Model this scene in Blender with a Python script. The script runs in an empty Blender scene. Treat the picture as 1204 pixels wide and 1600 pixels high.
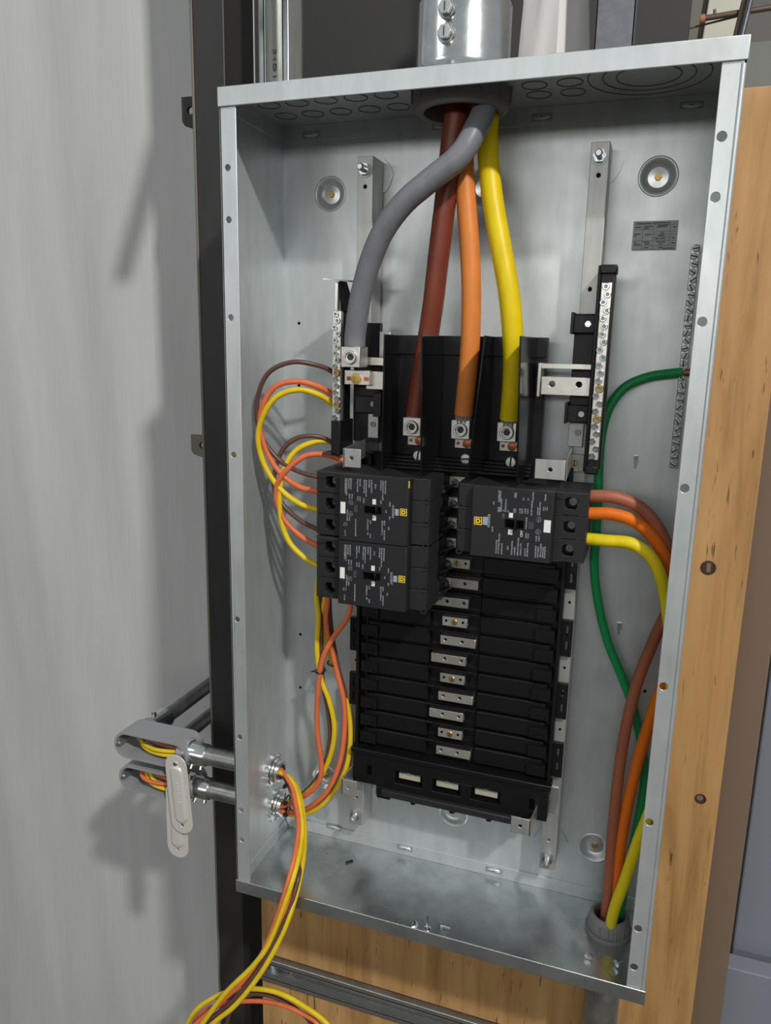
import bpy, math, random
from mathutils import Vector, Matrix
from mathutils.geometry import tessellate_polygon

random.seed(7)
SC = bpy.context.scene
COL = SC.collection

# ------------------------------------------------------------------ camera
CAM = Vector((0.45974, -0.91602, 0.70430))
FPX = 1196.44
cam_d = bpy.data.cameras.new('camera')
cam_d.sensor_fit = 'VERTICAL'
cam_d.sensor_height = 24.0
cam_d.sensor_width = 24.0
cam_d.lens = FPX / 1600 * 24.0
cam_d.clip_start = 0.02
cam = bpy.data.objects.new('camera', cam_d)
cam.location = CAM
cam.rotation_euler = (1.35673, -0.02100, 0.33598)
COL.objects.link(cam)
SC.camera = cam
RC = cam.rotation_euler.to_matrix()

# ------------------------------------------------------------------ world, lamps, exposure
w = bpy.data.worlds.new('hall_ambient')
SC.world = w
w.use_nodes = True
w.node_tree.nodes['Background'].inputs[0].default_value = (0.80, 0.86, 0.88, 1)
w.node_tree.nodes['Background'].inputs[1].default_value = 0.40

def area(name, loc, target, size, power, col, size_y=None):
    l = bpy.data.lights.new(name, 'AREA')
    l.energy = power
    l.color = col
    l.shape = 'RECTANGLE'
    l.size = size
    l.size_y = size_y or size
    o = bpy.data.objects.new(name, l)
    o.location = loc
    d = Vector(target) - Vector(loc)
    o.rotation_euler = d.to_track_quat('-Z', 'Y').to_euler()
    COL.objects.link(o)
    return o
area('strip_lamp_front', (0.3, -4.2, 1.32), (0.2, 0, 0.75), 5.0, 40, (1.0, 0.99, 0.96), 0.4)
area('high_bay_lamp_right', (2.10, -2.25, 2.95), (0, 0, 0.3), 0.15, 108, (1.0, 0.97, 0.93))
area('high_bay_lamp_left', (-3.2, -3.2, 4.6), (0.2, 0, 0.5), 1.2, 26, (0.92, 0.98, 1.0))
SC.view_settings.view_transform = 'Standard'
SC.view_settings.look = 'None'
SC.view_settings.gamma = 1.0
SC.view_settings.use_curve_mapping = False
SC.view_settings.exposure = -0.06

# ------------------------------------------------------------------ helpers
def at(u, v, y):
    """point of the plane Y = y that shows at pixel (u, v) of the 1204 x 1600 photograph"""
    d = RC @ Vector(((u - 602) / FPX, -(v - 800) / FPX, -1.0))
    return CAM + d * ((y - CAM.y) / d.y)

def atz(u, v, z):
    d = RC @ Vector(((u - 602) / FPX, -(v - 800) / FPX, -1.0))
    return CAM + d * ((z - CAM.z) / d.z)

def frame_of(axis):
    a = Vector(axis).normalized()
    t = Vector((0, 0, 1)) if abs(a.z) < 0.9 else Vector((1, 0, 0))
    u = a.cross(t).normalized()
    return a, u, a.cross(u).normalized()

def circ(cx, cy, r, n=20):
    return [(cx + r * math.cos(2 * math.pi * k / n), cy + r * math.sin(2 * math.pi * k / n)) for k in range(n)]

def stadium(cx, cy, half, r, n=10):
    """stadium lying along the first axis"""
    p = []
    for k in range(n + 1):
        a = -math.pi / 2 + math.pi * k / n
        p.append((cx + half + r * math.cos(a), cy + r * math.sin(a)))
    for k in range(n + 1):
        a = math.pi / 2 + math.pi * k / n
        p.append((cx - half + r * math.cos(a), cy + r * math.sin(a)))
    return p

def rect(a0, a1, b0, b1):
    return [(a0, b0), (a1, b0), (a1, b1), (a0, b1)]

def spline(pts, per=8):
    pts = [Vector(p) for p in pts]
    q = [pts[0] * 2 - pts[1]] + pts + [pts[-1] * 2 - pts[-2]]
    out = []
    for i in range(1, len(q) - 2):
        p0, p1, p2, p3 = q[i - 1], q[i], q[i + 1], q[i + 2]
        for k in range(per):
            t = k / per
            out.append(0.5 * ((2 * p1) + (p2 - p0) * t + (2 * p0 - 5 * p1 + 4 * p2 - p3) * t * t + (3 * p1 - p0 - 3 * p2 + p3) * t ** 3))
    out.append(pts[-1])
    return out

class MB:
    def __init__(s):
        s.v = []
        s.f = []
        s.m = []
        s.cur = 0
    def add(s, vs, fs):
        b = len(s.v)
        s.v += [Vector(x) for x in vs]
        s.f += [tuple(i + b for i in f) for f in fs]
        s.m += [s.cur] * len(fs)
        return s
    def use(s, k):
        s.cur = k
        return s
    def hexa(s, p):
        return s.add(p, [(0, 3, 2, 1), (4, 5, 6, 7), (0, 1, 5, 4), (1, 2, 6, 5), (2, 3, 7, 6), (3, 0, 4, 7)])
    def box(s, x0, x1, y0, y1, z0, z1):
        return s.hexa([(x0, y0, z0), (x1, y0, z0), (x1, y1, z0), (x0, y1, z0), (x0, y0, z1), (x1, y0, z1), (x1, y1, z1), (x0, y1, z1)])
    def cyl(s, p0, p1, r0, r1=None, n=16):
        p0, p1 = Vector(p0), Vector(p1)
        r1 = r0 if r1 is None else r1
        a, u, w_ = frame_of(p1 - p0)
        vs = []
        for p, r in ((p0, r0), (p1, r1)):
            for k in range(n):
                t = 2 * math.pi * k / n
                vs.append(p + (u * math.cos(t) + w_ * math.sin(t)) * r)
        fs = [(k, (k + 1) % n, n + (k + 1) % n, n + k) for k in range(n)]
        fs += [tuple(range(n - 1, -1, -1)), tuple(range(n, 2 * n))]
        return s.add(vs, fs)
    def lathe(s, o, axis, prof, n=24, close=False):
        """prof = [(radius, height along axis)]"""
        o = Vector(o)
        a, u, w_ = frame_of(axis)
        vs, fs = [], []
        for r, h in prof:
            for k in range(n):
                t = 2 * math.pi * k / n
                vs.append(o + a * h + (u * math.cos(t) + w_ * math.sin(t)) * max(r, 1e-5))
        m = len(prof)
        for i in range(m if close else m - 1):
            j = (i + 1) % m
            for k in range(n):
                l = (k + 1) % n
                fs.append((i * n + k, i * n + l, j * n + l, j * n + k))
        return s.add(vs, fs)
    def tube(s, pts, r, n=10):
        pts = [Vector(p) for p in pts]
        m = len(pts)
        T = [(pts[min(i + 1, m - 1)] - pts[max(i - 1, 0)]).normalized() for i in range(m)]
        a, u, w_ = frame_of(T[0])
        vs, fs = [], []
        for i in range(m):
            u = (u - T[i] * u.dot(T[i])).normalized()
            w_ = T[i].cross(u)
            for k in range(n):
                t = 2 * math.pi * k / n
                vs.append(pts[i] + (u * math.cos(t) + w_ * math.sin(t)) * r)
        for i in range(m - 1):
            for k in range(n):
                l = (k + 1) % n
                fs.append((i * n + k, i * n + l, (i + 1) * n + l, (i + 1) * n + k))
        fs += [tuple(range(n - 1, -1, -1)), tuple(range((m - 1) * n, m * n))]
        return s.add(vs, fs)
    def plate(s, outer, holes, fn, t0, t1):
        """flat sheet with real holes; fn(a, b, t) -> point"""
        loops = [outer] + list(holes)
        tris = tessellate_polygon([[Vector((a, b, 0)) for a, b in l] for l in loops])
        flat = [p for l in loops for p in l]
        n = len(flat)
        vs = [fn(a, b, t0) for a, b in flat] + [fn(a, b, t1) for a, b in flat]
        fs = [tuple(t) for t in tris] + [tuple(i + n for i in reversed(t)) for t in tris]
        b = 0
        for l in loops:
            m = len(l)
            for k in range(m):
                fs.append((b + k, b + (k + 1) % m, n + b + (k + 1) % m, n + b + k))
            b += m
        return s.add(vs, fs)
    def prism(s, poly, fn, t0, t1):
        return s.plate(poly, [], fn, t0, t1)
    def mesh(s, name, mat, smooth=None):
        me = bpy.data.meshes.new(name)
        me.from_pydata([tuple(v) for v in s.v], [], s.f)
        if isinstance(mat, (list, tuple)):
            for m_ in mat:
                me.materials.append(m_)
            me.polygons.foreach_set('material_index', s.m)
        else:
            me.materials.append(mat)
        import bmesh
        bm = bmesh.new()
        bm.from_mesh(me)
        bmesh.ops.recalc_face_normals(bm, faces=bm.faces)
        bm.to_mesh(me)
        bm.free()
        if smooth:
            me.shade_smooth()
            me.set_sharp_from_angle(angle=math.radians(smooth))
        return me
    def build(s, name, mat, parent=None, smooth=35, bevel=0):
        o = bpy.data.objects.new(name, s.mesh(name, mat, smooth))
        COL.objects.link(o)
        attach(o, parent)
        if bevel:
            b = o.modifiers.new('edge_round', 'BEVEL')
            b.width = bevel
            b.segments = 2
            b.limit_method = 'ANGLE'
            b.angle_limit = math.radians(40)
        return o

XZ = lambda a, b, t: (a, t, b)      # sheets facing the camera
XY = lambda a, b, t: (a, b, t)      # level sheets
YZ = lambda a, b, t: (t, a, b)      # side sheets

def attach(o, parent):
    if parent is not None:
        o.parent = parent
        if parent.type == 'EMPTY':
            o.matrix_parent_inverse = Matrix.Translation(-parent.location)
        else:
            o.matrix_parent_inverse = Matrix.Translation(-parent.location)

def tag(o, label, cat, group=None):
    o['label'] = label
    o['category'] = cat
    if group:
        o['group'] = group
    return o

def thing(name, label, cat, loc, group=None):
    o = bpy.data.objects.new(name, None)
    o.empty_display_size = 0.01
    o.location = loc
    COL.objects.link(o)
    return tag(o, label, cat, group)

def struct(o):
    o['kind'] = 'structure'
    return o

def put(me, name, loc, parent, rot=None):
    """another object that shares the mesh me"""
    o = bpy.data.objects.new(name, me)
    o.location = loc
    if rot:
        o.rotation_euler = rot
    COL.objects.link(o)
    attach(o, parent)
    return o

# ------------------------------------------------------------------ materials
def mat(name, col, rough=0.5, metal=0.0, spec=0.5):
    m = bpy.data.materials.new(name)
    m.use_nodes = True
    b = m.node_tree.nodes['Principled BSDF']
    b.inputs['Base Color'].default_value = (*col, 1)
    b.inputs['Roughness'].default_value = rough
    b.inputs['Metallic'].default_value = metal
    b.inputs['Specular IOR Level'].default_value = spec
    return m

def nodes(m):
    nt = m.node_tree
    return nt, nt.nodes, nt.links, nt.nodes['Principled BSDF']

def noise(nt, scale, detail=4, rough=0.5, stretch=(1, 1, 1), dist=0.0):
    tc = nt.nodes.new('ShaderNodeTexCoord')
    mp = nt.nodes.new('ShaderNodeMapping')
    mp.inputs['Scale'].default_value = stretch
    n = nt.nodes.new('ShaderNodeTexNoise')
    n.inputs['Scale'].default_value = scale
    n.inputs['Detail'].default_value = detail
    n.inputs['Roughness'].default_value = rough
    n.inputs['Distortion'].default_value = dist
    nt.links.new(tc.outputs['Object'], mp.inputs['Vector'])
    nt.links.new(mp.outputs['Vector'], n.inputs['Vector'])
    return n

def ramp(nt, src, stops):
    r = nt.nodes.new('ShaderNodeValToRGB')
    e = r.color_ramp.elements
    while len(e) < len(stops):
        e.new(0.5)
    for i, (p, c) in enumerate(stops):
        e[i].position = p
        e[i].color = (*c, 1) if len(c) == 3 else c
    nt.links.new(src, r.inputs['Fac'])
    return r

def g3(v):
    return (v, v, v)

def bump(nt, src, strength, dist):
    b = nt.nodes.new('ShaderNodeBump')
    b.inputs['Strength'].default_value = strength
    b.inputs['Distance'].default_value = dist
    nt.links.new(src, b.inputs['Height'])
    nt.links.new(b.outputs['Normal'], nt.nodes['Principled BSDF'].inputs['Normal'])

def galvanised(name, lo, hi, r0, r1, metal=0.9, streak=(1, 1, 1), scale=60):
    m = mat(name, hi, r0, metal)
    nt, N, L, b = nodes(m)
    n = noise(nt, scale, 6, 0.6, streak)
    c = ramp(nt, n.outputs['Fac'], [(0.3, lo), (0.7, hi)])
    L.new(c.outputs['Color'], b.inputs['Base Color'])
    n2 = noise(nt, 14, 4, 0.6)
    r = ramp(nt, n2.outputs['Fac'], [(0.3, g3(r0)), (0.7, g3(r1))])
    L.new(r.outputs['Color'], b.inputs['Roughness'])
    n3 = noise(nt, 900, 2, 0.5, streak)
    bump(nt, n3.outputs['Fac'], 0.05, 0.001)
    return m

M = {}
M['galv'] = galvanised('galvanised_sheet', (0.54, 0.575, 0.58), (0.64, 0.675, 0.68), 0.34, 0.46, 0.62, (1, 1, 0.25))
M['galv_floor'] = galvanised('worn_shaded_galvanised_sheet', (0.40, 0.43, 0.435), (0.60, 0.635, 0.64), 0.14, 0.34, 0.92, (1, 1, 1), 22)
M['zinc'] = galvanised('bright_zinc', (0.66, 0.68, 0.68), (0.80, 0.82, 0.82), 0.12, 0.25, 1.0)
M['steel'] = galvanised('plated_steel', (0.55, 0.56, 0.55), (0.68, 0.69, 0.67), 0.28, 0.4, 0.9, (1, 1, 0.2), 90)
M['rail'] = galvanised('rail_steel', (0.40, 0.405, 0.385), (0.49, 0.49, 0.465), 0.4, 0.52, 0.7, (1, 1, 0.1), 120)
M['tin'] = galvanised('tin_plated_bus', (0.62, 0.60, 0.54), (0.74, 0.72, 0.66), 0.28, 0.4, 0.85)
M['alu'] = galvanised('aluminium_lug', (0.60, 0.59, 0.55), (0.70, 0.69, 0.64), 0.35, 0.5, 0.8)
M['nipple'] = galvanised('grey_rigid_conduit', (0.27, 0.27, 0.25), (0.40, 0.40, 0.37), 0.3, 0.45, 0.85)
M['emt'] = galvanised('dull_tube', (0.16, 0.18, 0.18), (0.28, 0.30, 0.30), 0.3, 0.45, 0.85)
M['brass'] = mat('brass', (0.55, 0.36, 0.11), 0.42, 1.0)
M['dull'] = galvanised('dull_zinc', (0.34, 0.36, 0.37), (0.46, 0.48, 0.49), 0.35, 0.5, 0.8)
M['copper'] = mat('copper', (0.42, 0.15, 0.07), 0.45, 0.8)
M['black'] = mat('black_moulding', (0.0045, 0.0045, 0.005), 0.42, 0.0, 0.35)
M['gloss'] = mat('glossy_black_barrier', (0.006, 0.006, 0.0065), 0.14, 0.0, 0.5)
M['hole'] = mat('dark_hole', (0.003, 0.003, 0.003), 0.9, 0.0, 0.0)
M['gap'] = mat('dark_groove', (0.035, 0.035, 0.035), 0.7)
M['groove'] = mat('pressed_groove', (0.13, 0.135, 0.135), 0.6)
M['breaker'] = mat('breaker_case', (0.017, 0.017, 0.019), 0.5, 0.0, 0.35)
M['breaker_edge'] = mat('breaker_ridge', (0.05, 0.05, 0.055), 0.4, 0.0, 0.5)
M['white'] = mat('white_print', (0.80, 0.80, 0.78), 0.6)
M['yellow_print'] = mat('yellow_print', (0.80, 0.55, 0.02), 0.6)
M['blue_print'] = mat('pale_blue_print', (0.30, 0.36, 0.42), 0.6)
M['bushing'] = mat('grey_plastic_bushing', (0.215, 0.208, 0.205), 0.5)
M['fitting'] = mat('grey_cast_fitting', (0.30, 0.305, 0.325), 0.5, 0.1)
M['cover'] = mat('grey_cover_plate', (0.68, 0.655, 0.61), 0.38, 0.25)
M['tie'] = mat('black_nylon', (0.01, 0.01, 0.01), 0.4)
M['orange_mark'] = mat('orange_torque_mark', (0.50, 0.10, 0.03), 0.6)
M['cream'] = mat('cream_plated', (0.62, 0.58, 0.44), 0.4, 0.4)
M['sticker'] = mat('grey_sticker', (0.42, 0.44, 0.43), 0.55)
M['ink'] = mat('sticker_ink', (0.07, 0.08, 0.08), 0.6)

def cable_mat(name, col, rough=0.32):
    m = mat(name, col, rough + 0.06, 0.0, 0.32)
    nt, N, L, b = nodes(m)
    n = noise(nt, 70, 3, 0.6, (1, 1, 0.35))
    c = ramp(nt, n.outputs['Fac'], [(0.25, tuple(x * 0.82 for x in col)), (0.6, col)])
    L.new(c.outputs['Color'], b.inputs['Base Color'])
    bump(nt, n.outputs['Fac'], 0.12, 0.001)
    return m
M['c_grey'] = cable_mat('grey_insulation', (0.20, 0.205, 0.225), 0.34)
M['c_brown'] = cable_mat('brown_insulation', (0.185, 0.042, 0.022), 0.3)
M['c_orange'] = cable_mat('orange_insulation', (0.72, 0.23, 0.045), 0.42)
M['c_yellow'] = cable_mat('yellow_insulation', (0.78, 0.58, 0.004), 0.36)
M['c_brown2'] = cable_mat('branch_brown_insulation', (0.36, 0.115, 0.062), 0.4)
M['c_orange2'] = cable_mat('bright_orange_insulation', (0.74, 0.155, 0.004), 0.5)
M['c_yellow2'] = cable_mat('bright_yellow_insulation', (0.78, 0.62, 0.01), 0.4)
M['c_green'] = cable_mat('green_insulation', (0.011, 0.29, 0.08), 0.35)
M['w_brown'] = cable_mat('thin_brown_insulation', (0.12, 0.060, 0.045), 0.25)
M['w_orange'] = cable_mat('thin_orange_insulation', (0.72, 0.17, 0.065), 0.35)
M['w_yellow'] = cable_mat('thin_yellow_insulation', (0.76, 0.55, 0.015), 0.35)

def print_mat():
    m = mat('small_white_print', (0.45, 0.47, 0.5), 0.6)
    nt, N, L, b = nodes(m)
    n = noise(nt, 1500, 1, 0.5)
    c = ramp(nt, n.outputs['Fac'], [(0.40, (0.035, 0.035, 0.038)), (0.60, (0.36, 0.38, 0.42))])
    L.new(c.outputs['Color'], b.inputs['Base Color'])
    return m
M['print'] = print_mat()

def wood_mat():
    m = mat('plywood', (0.42, 0.25, 0.11), 0.6)
    nt, N, L, b = nodes(m)
    n = noise(nt, 5.5, 7, 0.62, (7, 7, 0.55), 0.6)
    c = ramp(nt, n.outputs['Fac'], [(0.28, (0.28, 0.140, 0.045)), (0.48, (0.42, 0.232, 0.083)), (0.72, (0.52, 0.305, 0.122))])
    f = noise(nt, 22, 3, 0.65, (8, 8, 0.8), 0.3)
    fr = ramp(nt, f.outputs['Fac'], [(0.29, (0.16, 0.09, 0.05)), (0.37, g3(1.0))])
    mx = N.new('ShaderNodeMix')
    mx.data_type = 'RGBA'
    mx.blend_type = 'MULTIPLY'
    mx.inputs['Factor'].default_value = 0.9
    L.new(c.outputs['Color'], mx.inputs['A'])
    L.new(fr.outputs['Color'], mx.inputs['B'])
    L.new(mx.outputs['Result'], b.inputs['Base Color'])
    bump(nt, n.outputs['Fac'], 0.15, 0.002)
    return m
M['wood'] = wood_mat()
M['shaded_wood'] = mat('shaded_timber', (0.17, 0.115, 0.075), 0.7)  # shadow on the timber upright put into its tone; plug cores share it

def sheet_mat():
    m = mat('whitewashed_sheet', (0.5, 0.5, 0.49), 0.6, 0.0, 0.3)
    nt, N, L, b = nodes(m)
    n = noise(nt, 2.2, 6, 0.6, (4, 4, 0.6), 0.5)
    c = ramp(nt, n.outputs['Fac'], [(0.25, (0.49, 0.49, 0.48)), (0.70, (0.58, 0.58, 0.57))])
    s = noise(nt, 30, 3, 0.5, (9, 9, 0.25))
    sr = ramp(nt, s.outputs['Fac'], [(0.3, g3(0.95)), (0.7, g3(1.0))])
    mx = N.new('ShaderNodeMix')
    mx.data_type = 'RGBA'
    mx.blend_type = 'MULTIPLY'
    mx.inputs['Factor'].default_value = 1.0
    L.new(c.outputs['Color'], mx.inputs['A'])
    L.new(sr.outputs['Color'], mx.inputs['B'])
    L.new(mx.outputs['Result'], b.inputs['Base Color'])
    bump(nt, s.outputs['Fac'], 0.06, 0.002)
    return m
M['sheet'] = sheet_mat()

def column_mat():
    m = mat('dark_painted_steel', (0.022, 0.021, 0.020), 0.5)
    nt, N, L, b = nodes(m)
    n = noise(nt, 9, 5, 0.6, (1, 1, 0.3))
    c = ramp(nt, n.outputs['Fac'], [(0.3, (0.016, 0.0155, 0.015)), (0.7, (0.032, 0.031, 0.029))])
    L.new(c.outputs['Color'], b.inputs['Base Color'])
    return m
M['column'] = column_mat()
M['column_edge'] = mat('worn_steel_edge', (0.16, 0.145, 0.115), 0.6)
M['dark_wall'] = mat('dark_grey_cladding', (0.050, 0.049, 0.047), 0.7)
M['stud'] = galvanised('grey_stud', (0.15, 0.155, 0.18), (0.21, 0.215, 0.24), 0.4, 0.5, 0.5)
M['film'] = mat('white_plastic_wrap', (0.78, 0.76, 0.75), 0.3)
M['cream_paint'] = mat('cream_painted_steel', (0.86, 0.85, 0.70), 0.5)
M['pale'] = mat('pale_ceiling_panel', (0.70, 0.66, 0.66), 0.7)
M['grey_green'] = mat('grey_green_panel', (0.36, 0.375, 0.34), 0.7)
M['blue_grey'] = mat('blue_grey_paint', (0.20, 0.215, 0.25), 0.5)
M['concrete'] = mat('concrete_floor', (0.10, 0.09, 0.078), 0.8)
M['rod'] = mat('brown_rod', (0.20, 0.15, 0.11), 0.5, 0.4)
M['red_tip'] = mat('orange_tip', (0.75, 0.28, 0.14), 0.5)

# ------------------------------------------------------------------ dimensions of the enclosure
W, H, D = 0.508, 0.9645, 0.1459
T = 0.0016
CX = W / 2

# ------------------------------------------------------------------ the setting
o = MB().box(-30, 30, -40, 8, -1.22, -1.2).build('floor', M['concrete'])
struct(o)

def wall_sheet():
    """whitewashed sheet hanging behind the column, with soft upright folds"""
    x0, x1, z0, z1 = -1.45, -0.20, -1.2, 1.75
    nx, nz = 90, 60
    mb = MB()
    vs, fs = [], []
    for j in range(nz + 1):
        for i in range(nx + 1):
            x = x0 + (x1 - x0) * i / nx
            z = z0 + (z1 - z0) * j / nz
            s = x + 0.10 * z
            y = 0.30 + 0.0040 * math.sin(s * 21 + 0.9 * math.sin(z * 3)) + 0.0010 * math.sin(s * 52 + 1.3 + z) + 0.004 * math.sin(s * 11 - z * 3)
            vs.append((x, y, z))
    for j in range(nz):
        for i in range(nx):
            k = j * (nx + 1) + i
            x = x0 + (x1 - x0) * (i + .5) / nx
            z = z0 + (z1 - z0) * (j + .5) / nz
            fs.append((k, k + 1, k + nx + 2, k + nx + 1))
    mb.add(vs, fs)
    return mb
o = wall_sheet().build('wall_left', M['sheet'], smooth=60)
sol = o.modifiers.new('thickness', 'SOLIDIFY')
sol.thickness = 0.004
sol.offset = 1
struct(o)
o = MB().box(-1.6, 0.46, 1.0, 1.03, -1.2, 2.6).build('wall_back', M['dark_wall'])
struct(o)
# cladding boards on the dark wall that show between the stud and the cream beam
for k in range(5):
    z = 0.98 + 0.152 * k + 0.055
    MB().box(0.20, 0.46, 0.985, 1.0, z, z + 0.144).build('cladding_board', M['dark_wall'], o, bevel=0.003)
o = MB().box(0.46, 2.6, 2.6, 2.65, -1.2, 1.93).build('wall_right', M['grey_green'])
struct(o)
p = at(1176, 66, 2.6)
o = MB().hexa([(0.3, 2.6, p.z), (2.6, 2.6, p.z), (2.6, 0.9, p.z + .9), (0.3, 0.9, p.z + .9),
               (0.3, 2.64, p.z + .03), (2.6, 2.64, p.z + .03), (2.6, 0.94, p.z + .93), (0.3, 0.94, p.z + .93)]).build('ceiling', M['pale'])
struct(o)

# plywood backing, in two pieces with a strut between them
PY = 0.010
ply = thing('plywood_backboard', 'tan plywood board with dark flecks behind the open metal box', 'plywood', (0.26, PY, -0.243))
holes = []
MB().box(-0.051, 0.578, PY, PY + 0.019, -0.243, 0.969).build('board', M['wood'], ply, bevel=0.001)
for (u, v, r, slot) in ((1106, 887, 0.0085, True), (1094, 1248, 0.0066, False)):
    q = at(u, v, PY)
    k = MB().lathe((q.x, PY, q.z), (0, -1, 0), [(r, 0), (r, 0.0006), (r * .8, 0.0008), (r * .74, 0.0001), (0, 0.0001)], 20).build('knot_plug', mat('dark_resin', (0.05, 0.025, 0.012), 0.5), ply)
    if slot:
        MB().box(q.x - .0022, q.x + .0026, PY - .0009, PY, q.z - .0056, q.z + .0056).build('plug_core', M['shaded_wood'], k, bevel=.0006)
    else:
        MB().cyl((q.x - .001, PY, q.z + .001), (q.x - .001, PY - .0007, q.z + .001), r * .55).build('plug_core', M['shaded_wood'], k)
tag(MB().box(-0.051, 0.578, PY, PY + 0.019, -0.60, -0.291).build('plywood_offcut', M['wood'], bevel=0.001),
    'lower plywood strip under the level strut at the bottom edge', 'plywood')
tag(MB().box(0.576, 0.618, 0.045, 0.083, -0.8, 0.9).build('timber_stud', M['shaded_wood'], bevel=0.002),
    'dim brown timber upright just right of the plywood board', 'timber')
q0, q1 = at(1143, 1483, 0.15), at(1119, 1483, 0.13)
tag(MB().box(q0.x, q0.x + 0.5, 0.15, 0.18, -1.0, 0.62).build('grey_cabinet', M['blue_grey'], bevel=0.003),
    'blue-grey metal cabinet side at the right edge of the picture', 'cabinet')
tag(MB().box(q1.x, q1.x + 0.45, 0.10, 0.13, -1.0, q1.z).build('metal_sheet', M['blue_grey'], bevel=0.002),
    'low blue-grey sheet panel in the lower right corner', 'panel')

# strut channels
def strut(name, label, p0, length, vertical, slots=True):
    """lipped C channel, 41 mm, open towards the camera"""
    t = thing(name, label, 'strut', p0)
    s, d, th, lip = 0.0413, 0.0413, 0.0027, 0.0095
    x, y, z = p0
    def bx(a0, a1, b0, b1):
        m = MB()
        if vertical:
            m.box(x + a0, x + a1, y + b0, y + b1, z, z + length)
        else:
            m.box(x, x + length, y + b0, y + b1, z + a0, z + a1)
        return m
    bx(0, s, d - th, d).build('web', M['steel'], t)
    bx(0, th, 0, d).build('side_wall', M['steel'], t, bevel=.001)
    bx(s - th, s, 0, d).build('side_wall', M['steel'], t, bevel=.001)
    bx(0, lip, 0, th).build('lip', M['zinc'], t, bevel=.0012)
    bx(s - lip, s, 0, th).build('lip', M['zinc'], t, bevel=.0012)
    bx(lip - th, lip, 0, 0.008).build('inturned_edge', M['steel'], t)
    bx(s - lip, s - lip + th, 0, 0.008).build('inturned_edge', M['steel'], t)
    return t
vs = strut('strut_channel', 'upright galvanised strut channel above the top left of the box', (-0.047, 0.030, -0.75), 2.4, True)
strut('strut_channel', 'level galvanised strut channel across the plywood below the box', (-0.051, 0.0045, -0.290), 0.62, False)

def text_mesh(s, size, name, mt, parent, loc, rot, depth=0.0002):
    cu = bpy.data.curves.new(name, 'FONT')
    cu.body = s
    cu.size = size
    cu.extrude = depth
    cu.align_x = 'CENTER'
    cu.align_y = 'CENTER'
    tmp = bpy.data.objects.new(name, cu)
    COL.objects.link(tmp)
    dg = bpy.context.evaluated_depsgraph_get()
    me = bpy.data.meshes.new_from_object(tmp.evaluated_get(dg))
    bpy.data.objects.remove(tmp)
    me.materials.clear()
    me.materials.append(mt)
    return put(me, name, loc, parent, rot)
q = at(425, 101, 0.030 + 0.0384)
text_mesh('26D1', 0.0165, 'stamped_number', M['groove'], vs, (q.x, 0.030 + 0.0384, q.z), (math.radians(90), math.radians(90), 0))

# dark column with bolted tabs
c = thing('steel_column', 'dark painted steel column standing left of the box', 'column', (-0.13, 0.09, -1.2))
MB().box(-0.1545, -0.1075, 0.05, 0.13, -1.2, 2.6).build('shaft', M['column'], c, bevel=.002)
MB().box(-0.1585, -0.1545, 0.050, 0.062, -1.2, 2.6).build('flange_edge', M['column_edge'], c, bevel=.001)
for (u0, v0, u1, v1, hu, hv, nm) in ((283, 152, 312, 197, 297, 172, 0), (298, 679, 332, 714, 316, 696, 1)):
    y = 0.095
    a, b_ = at(u0, v0, y), at(u1, v1, y)
    hq = at(hu, hv, y)
    poly = [(a.x, a.z), (b_.x + .01, a.z), (b_.x + .01, b_.z - .008), (b_.x, b_.z - .006), (a.x + .004, b_.z + .002), (a.x, b_.z + .008)]
    t = MB().plate(poly, [circ(hq.x, hq.z, 0.0055)], XZ, y, y + .006).build('bolt_tab', M['column_edge'] if nm else M['gap'], c)

MB().hexa([(-.106, -.086, 1.13), (-.078, -.086, 1.125), (-.078, -.080, 1.125), (-.106, -.080, 1.13),
           (-.016, -.086, 1.362), (.010, -.086, 1.345), (.010, -.080, 1.345), (-.016, -.080, 1.362)]).build('shadow_brace', M['column'], c)  # unseen bar added above the view to cast the diagonal shadow on wall_left
MB().cyl((-.012, -.082, 1.345), (-.120, .058, 1.42), .006).build('shadow_brace_rod', M['column'], c)  # added, unseen: only holds the shadow-casting bar to the column
# things behind the top of the box
def wrap():
    mb = MB()
    n, m = 28, 14
    vs, fs = [], []
    for j in range(m + 1):
        z = 0.9 + 0.75 * j / m
        for i in range(n):
            a = 2 * math.pi * i / n
            r = 0.046 + 0.018 * max(0, (1.22 - z)) / 0.3 + 0.004 * math.sin(5 * a + z * 7) + 0.003 * math.sin(9 * a - z * 5)
            vs.append((0.262 + r * math.cos(a), 0.42 + r * math.sin(a), z))
    for j in range(m):
        for i in range(n):
            k = (i + 1) % n
            fs.append((j * n + i, j * n + k, (j + 1) * n + k, (j + 1) * n + i))
    fs += [tuple(range(n)), tuple(range(m * n, m * n + n))]
    return mb.add(vs, fs)
tag(wrap().build('wrapped_pipe', M['film'], smooth=50), 'white plastic-wrapped pipe behind the top conduit', 'pipe')
c = thing('metal_stud', 'grey metal stud standing behind the top of the box', 'stud', (0.36, 0.3, 0.95))
MB().box(0.336, 0.3875, 0.30, 0.3015, 0.6, 2.0).build('face', M['stud'], c)
MB().box(0.336, 0.3375, 0.30, 0.34, 0.6, 2.0).build('side_flange', M['stud'], c)
MB().box(0.386, 0.3875, 0.30, 0.34, 0.6, 2.0).build('side_flange', M['stud'], c)
def quad_beam(name, mt, pts, y0, y1):
    a = [at(u, v, y0) for u, v in pts]
    b_ = [Vector((p.x, y1, p.z)) for p in a]
    return MB().hexa(a + b_).build(name, mt, bevel=.004)
tag(quad_beam('cream_beam', M['cream_paint'], [(1095, 70), (1158, 64), (1178, -30), (1112, -30)], 1.9, 2.1), 'cream painted steel beam seen past the upper right corner', 'beam')
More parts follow.
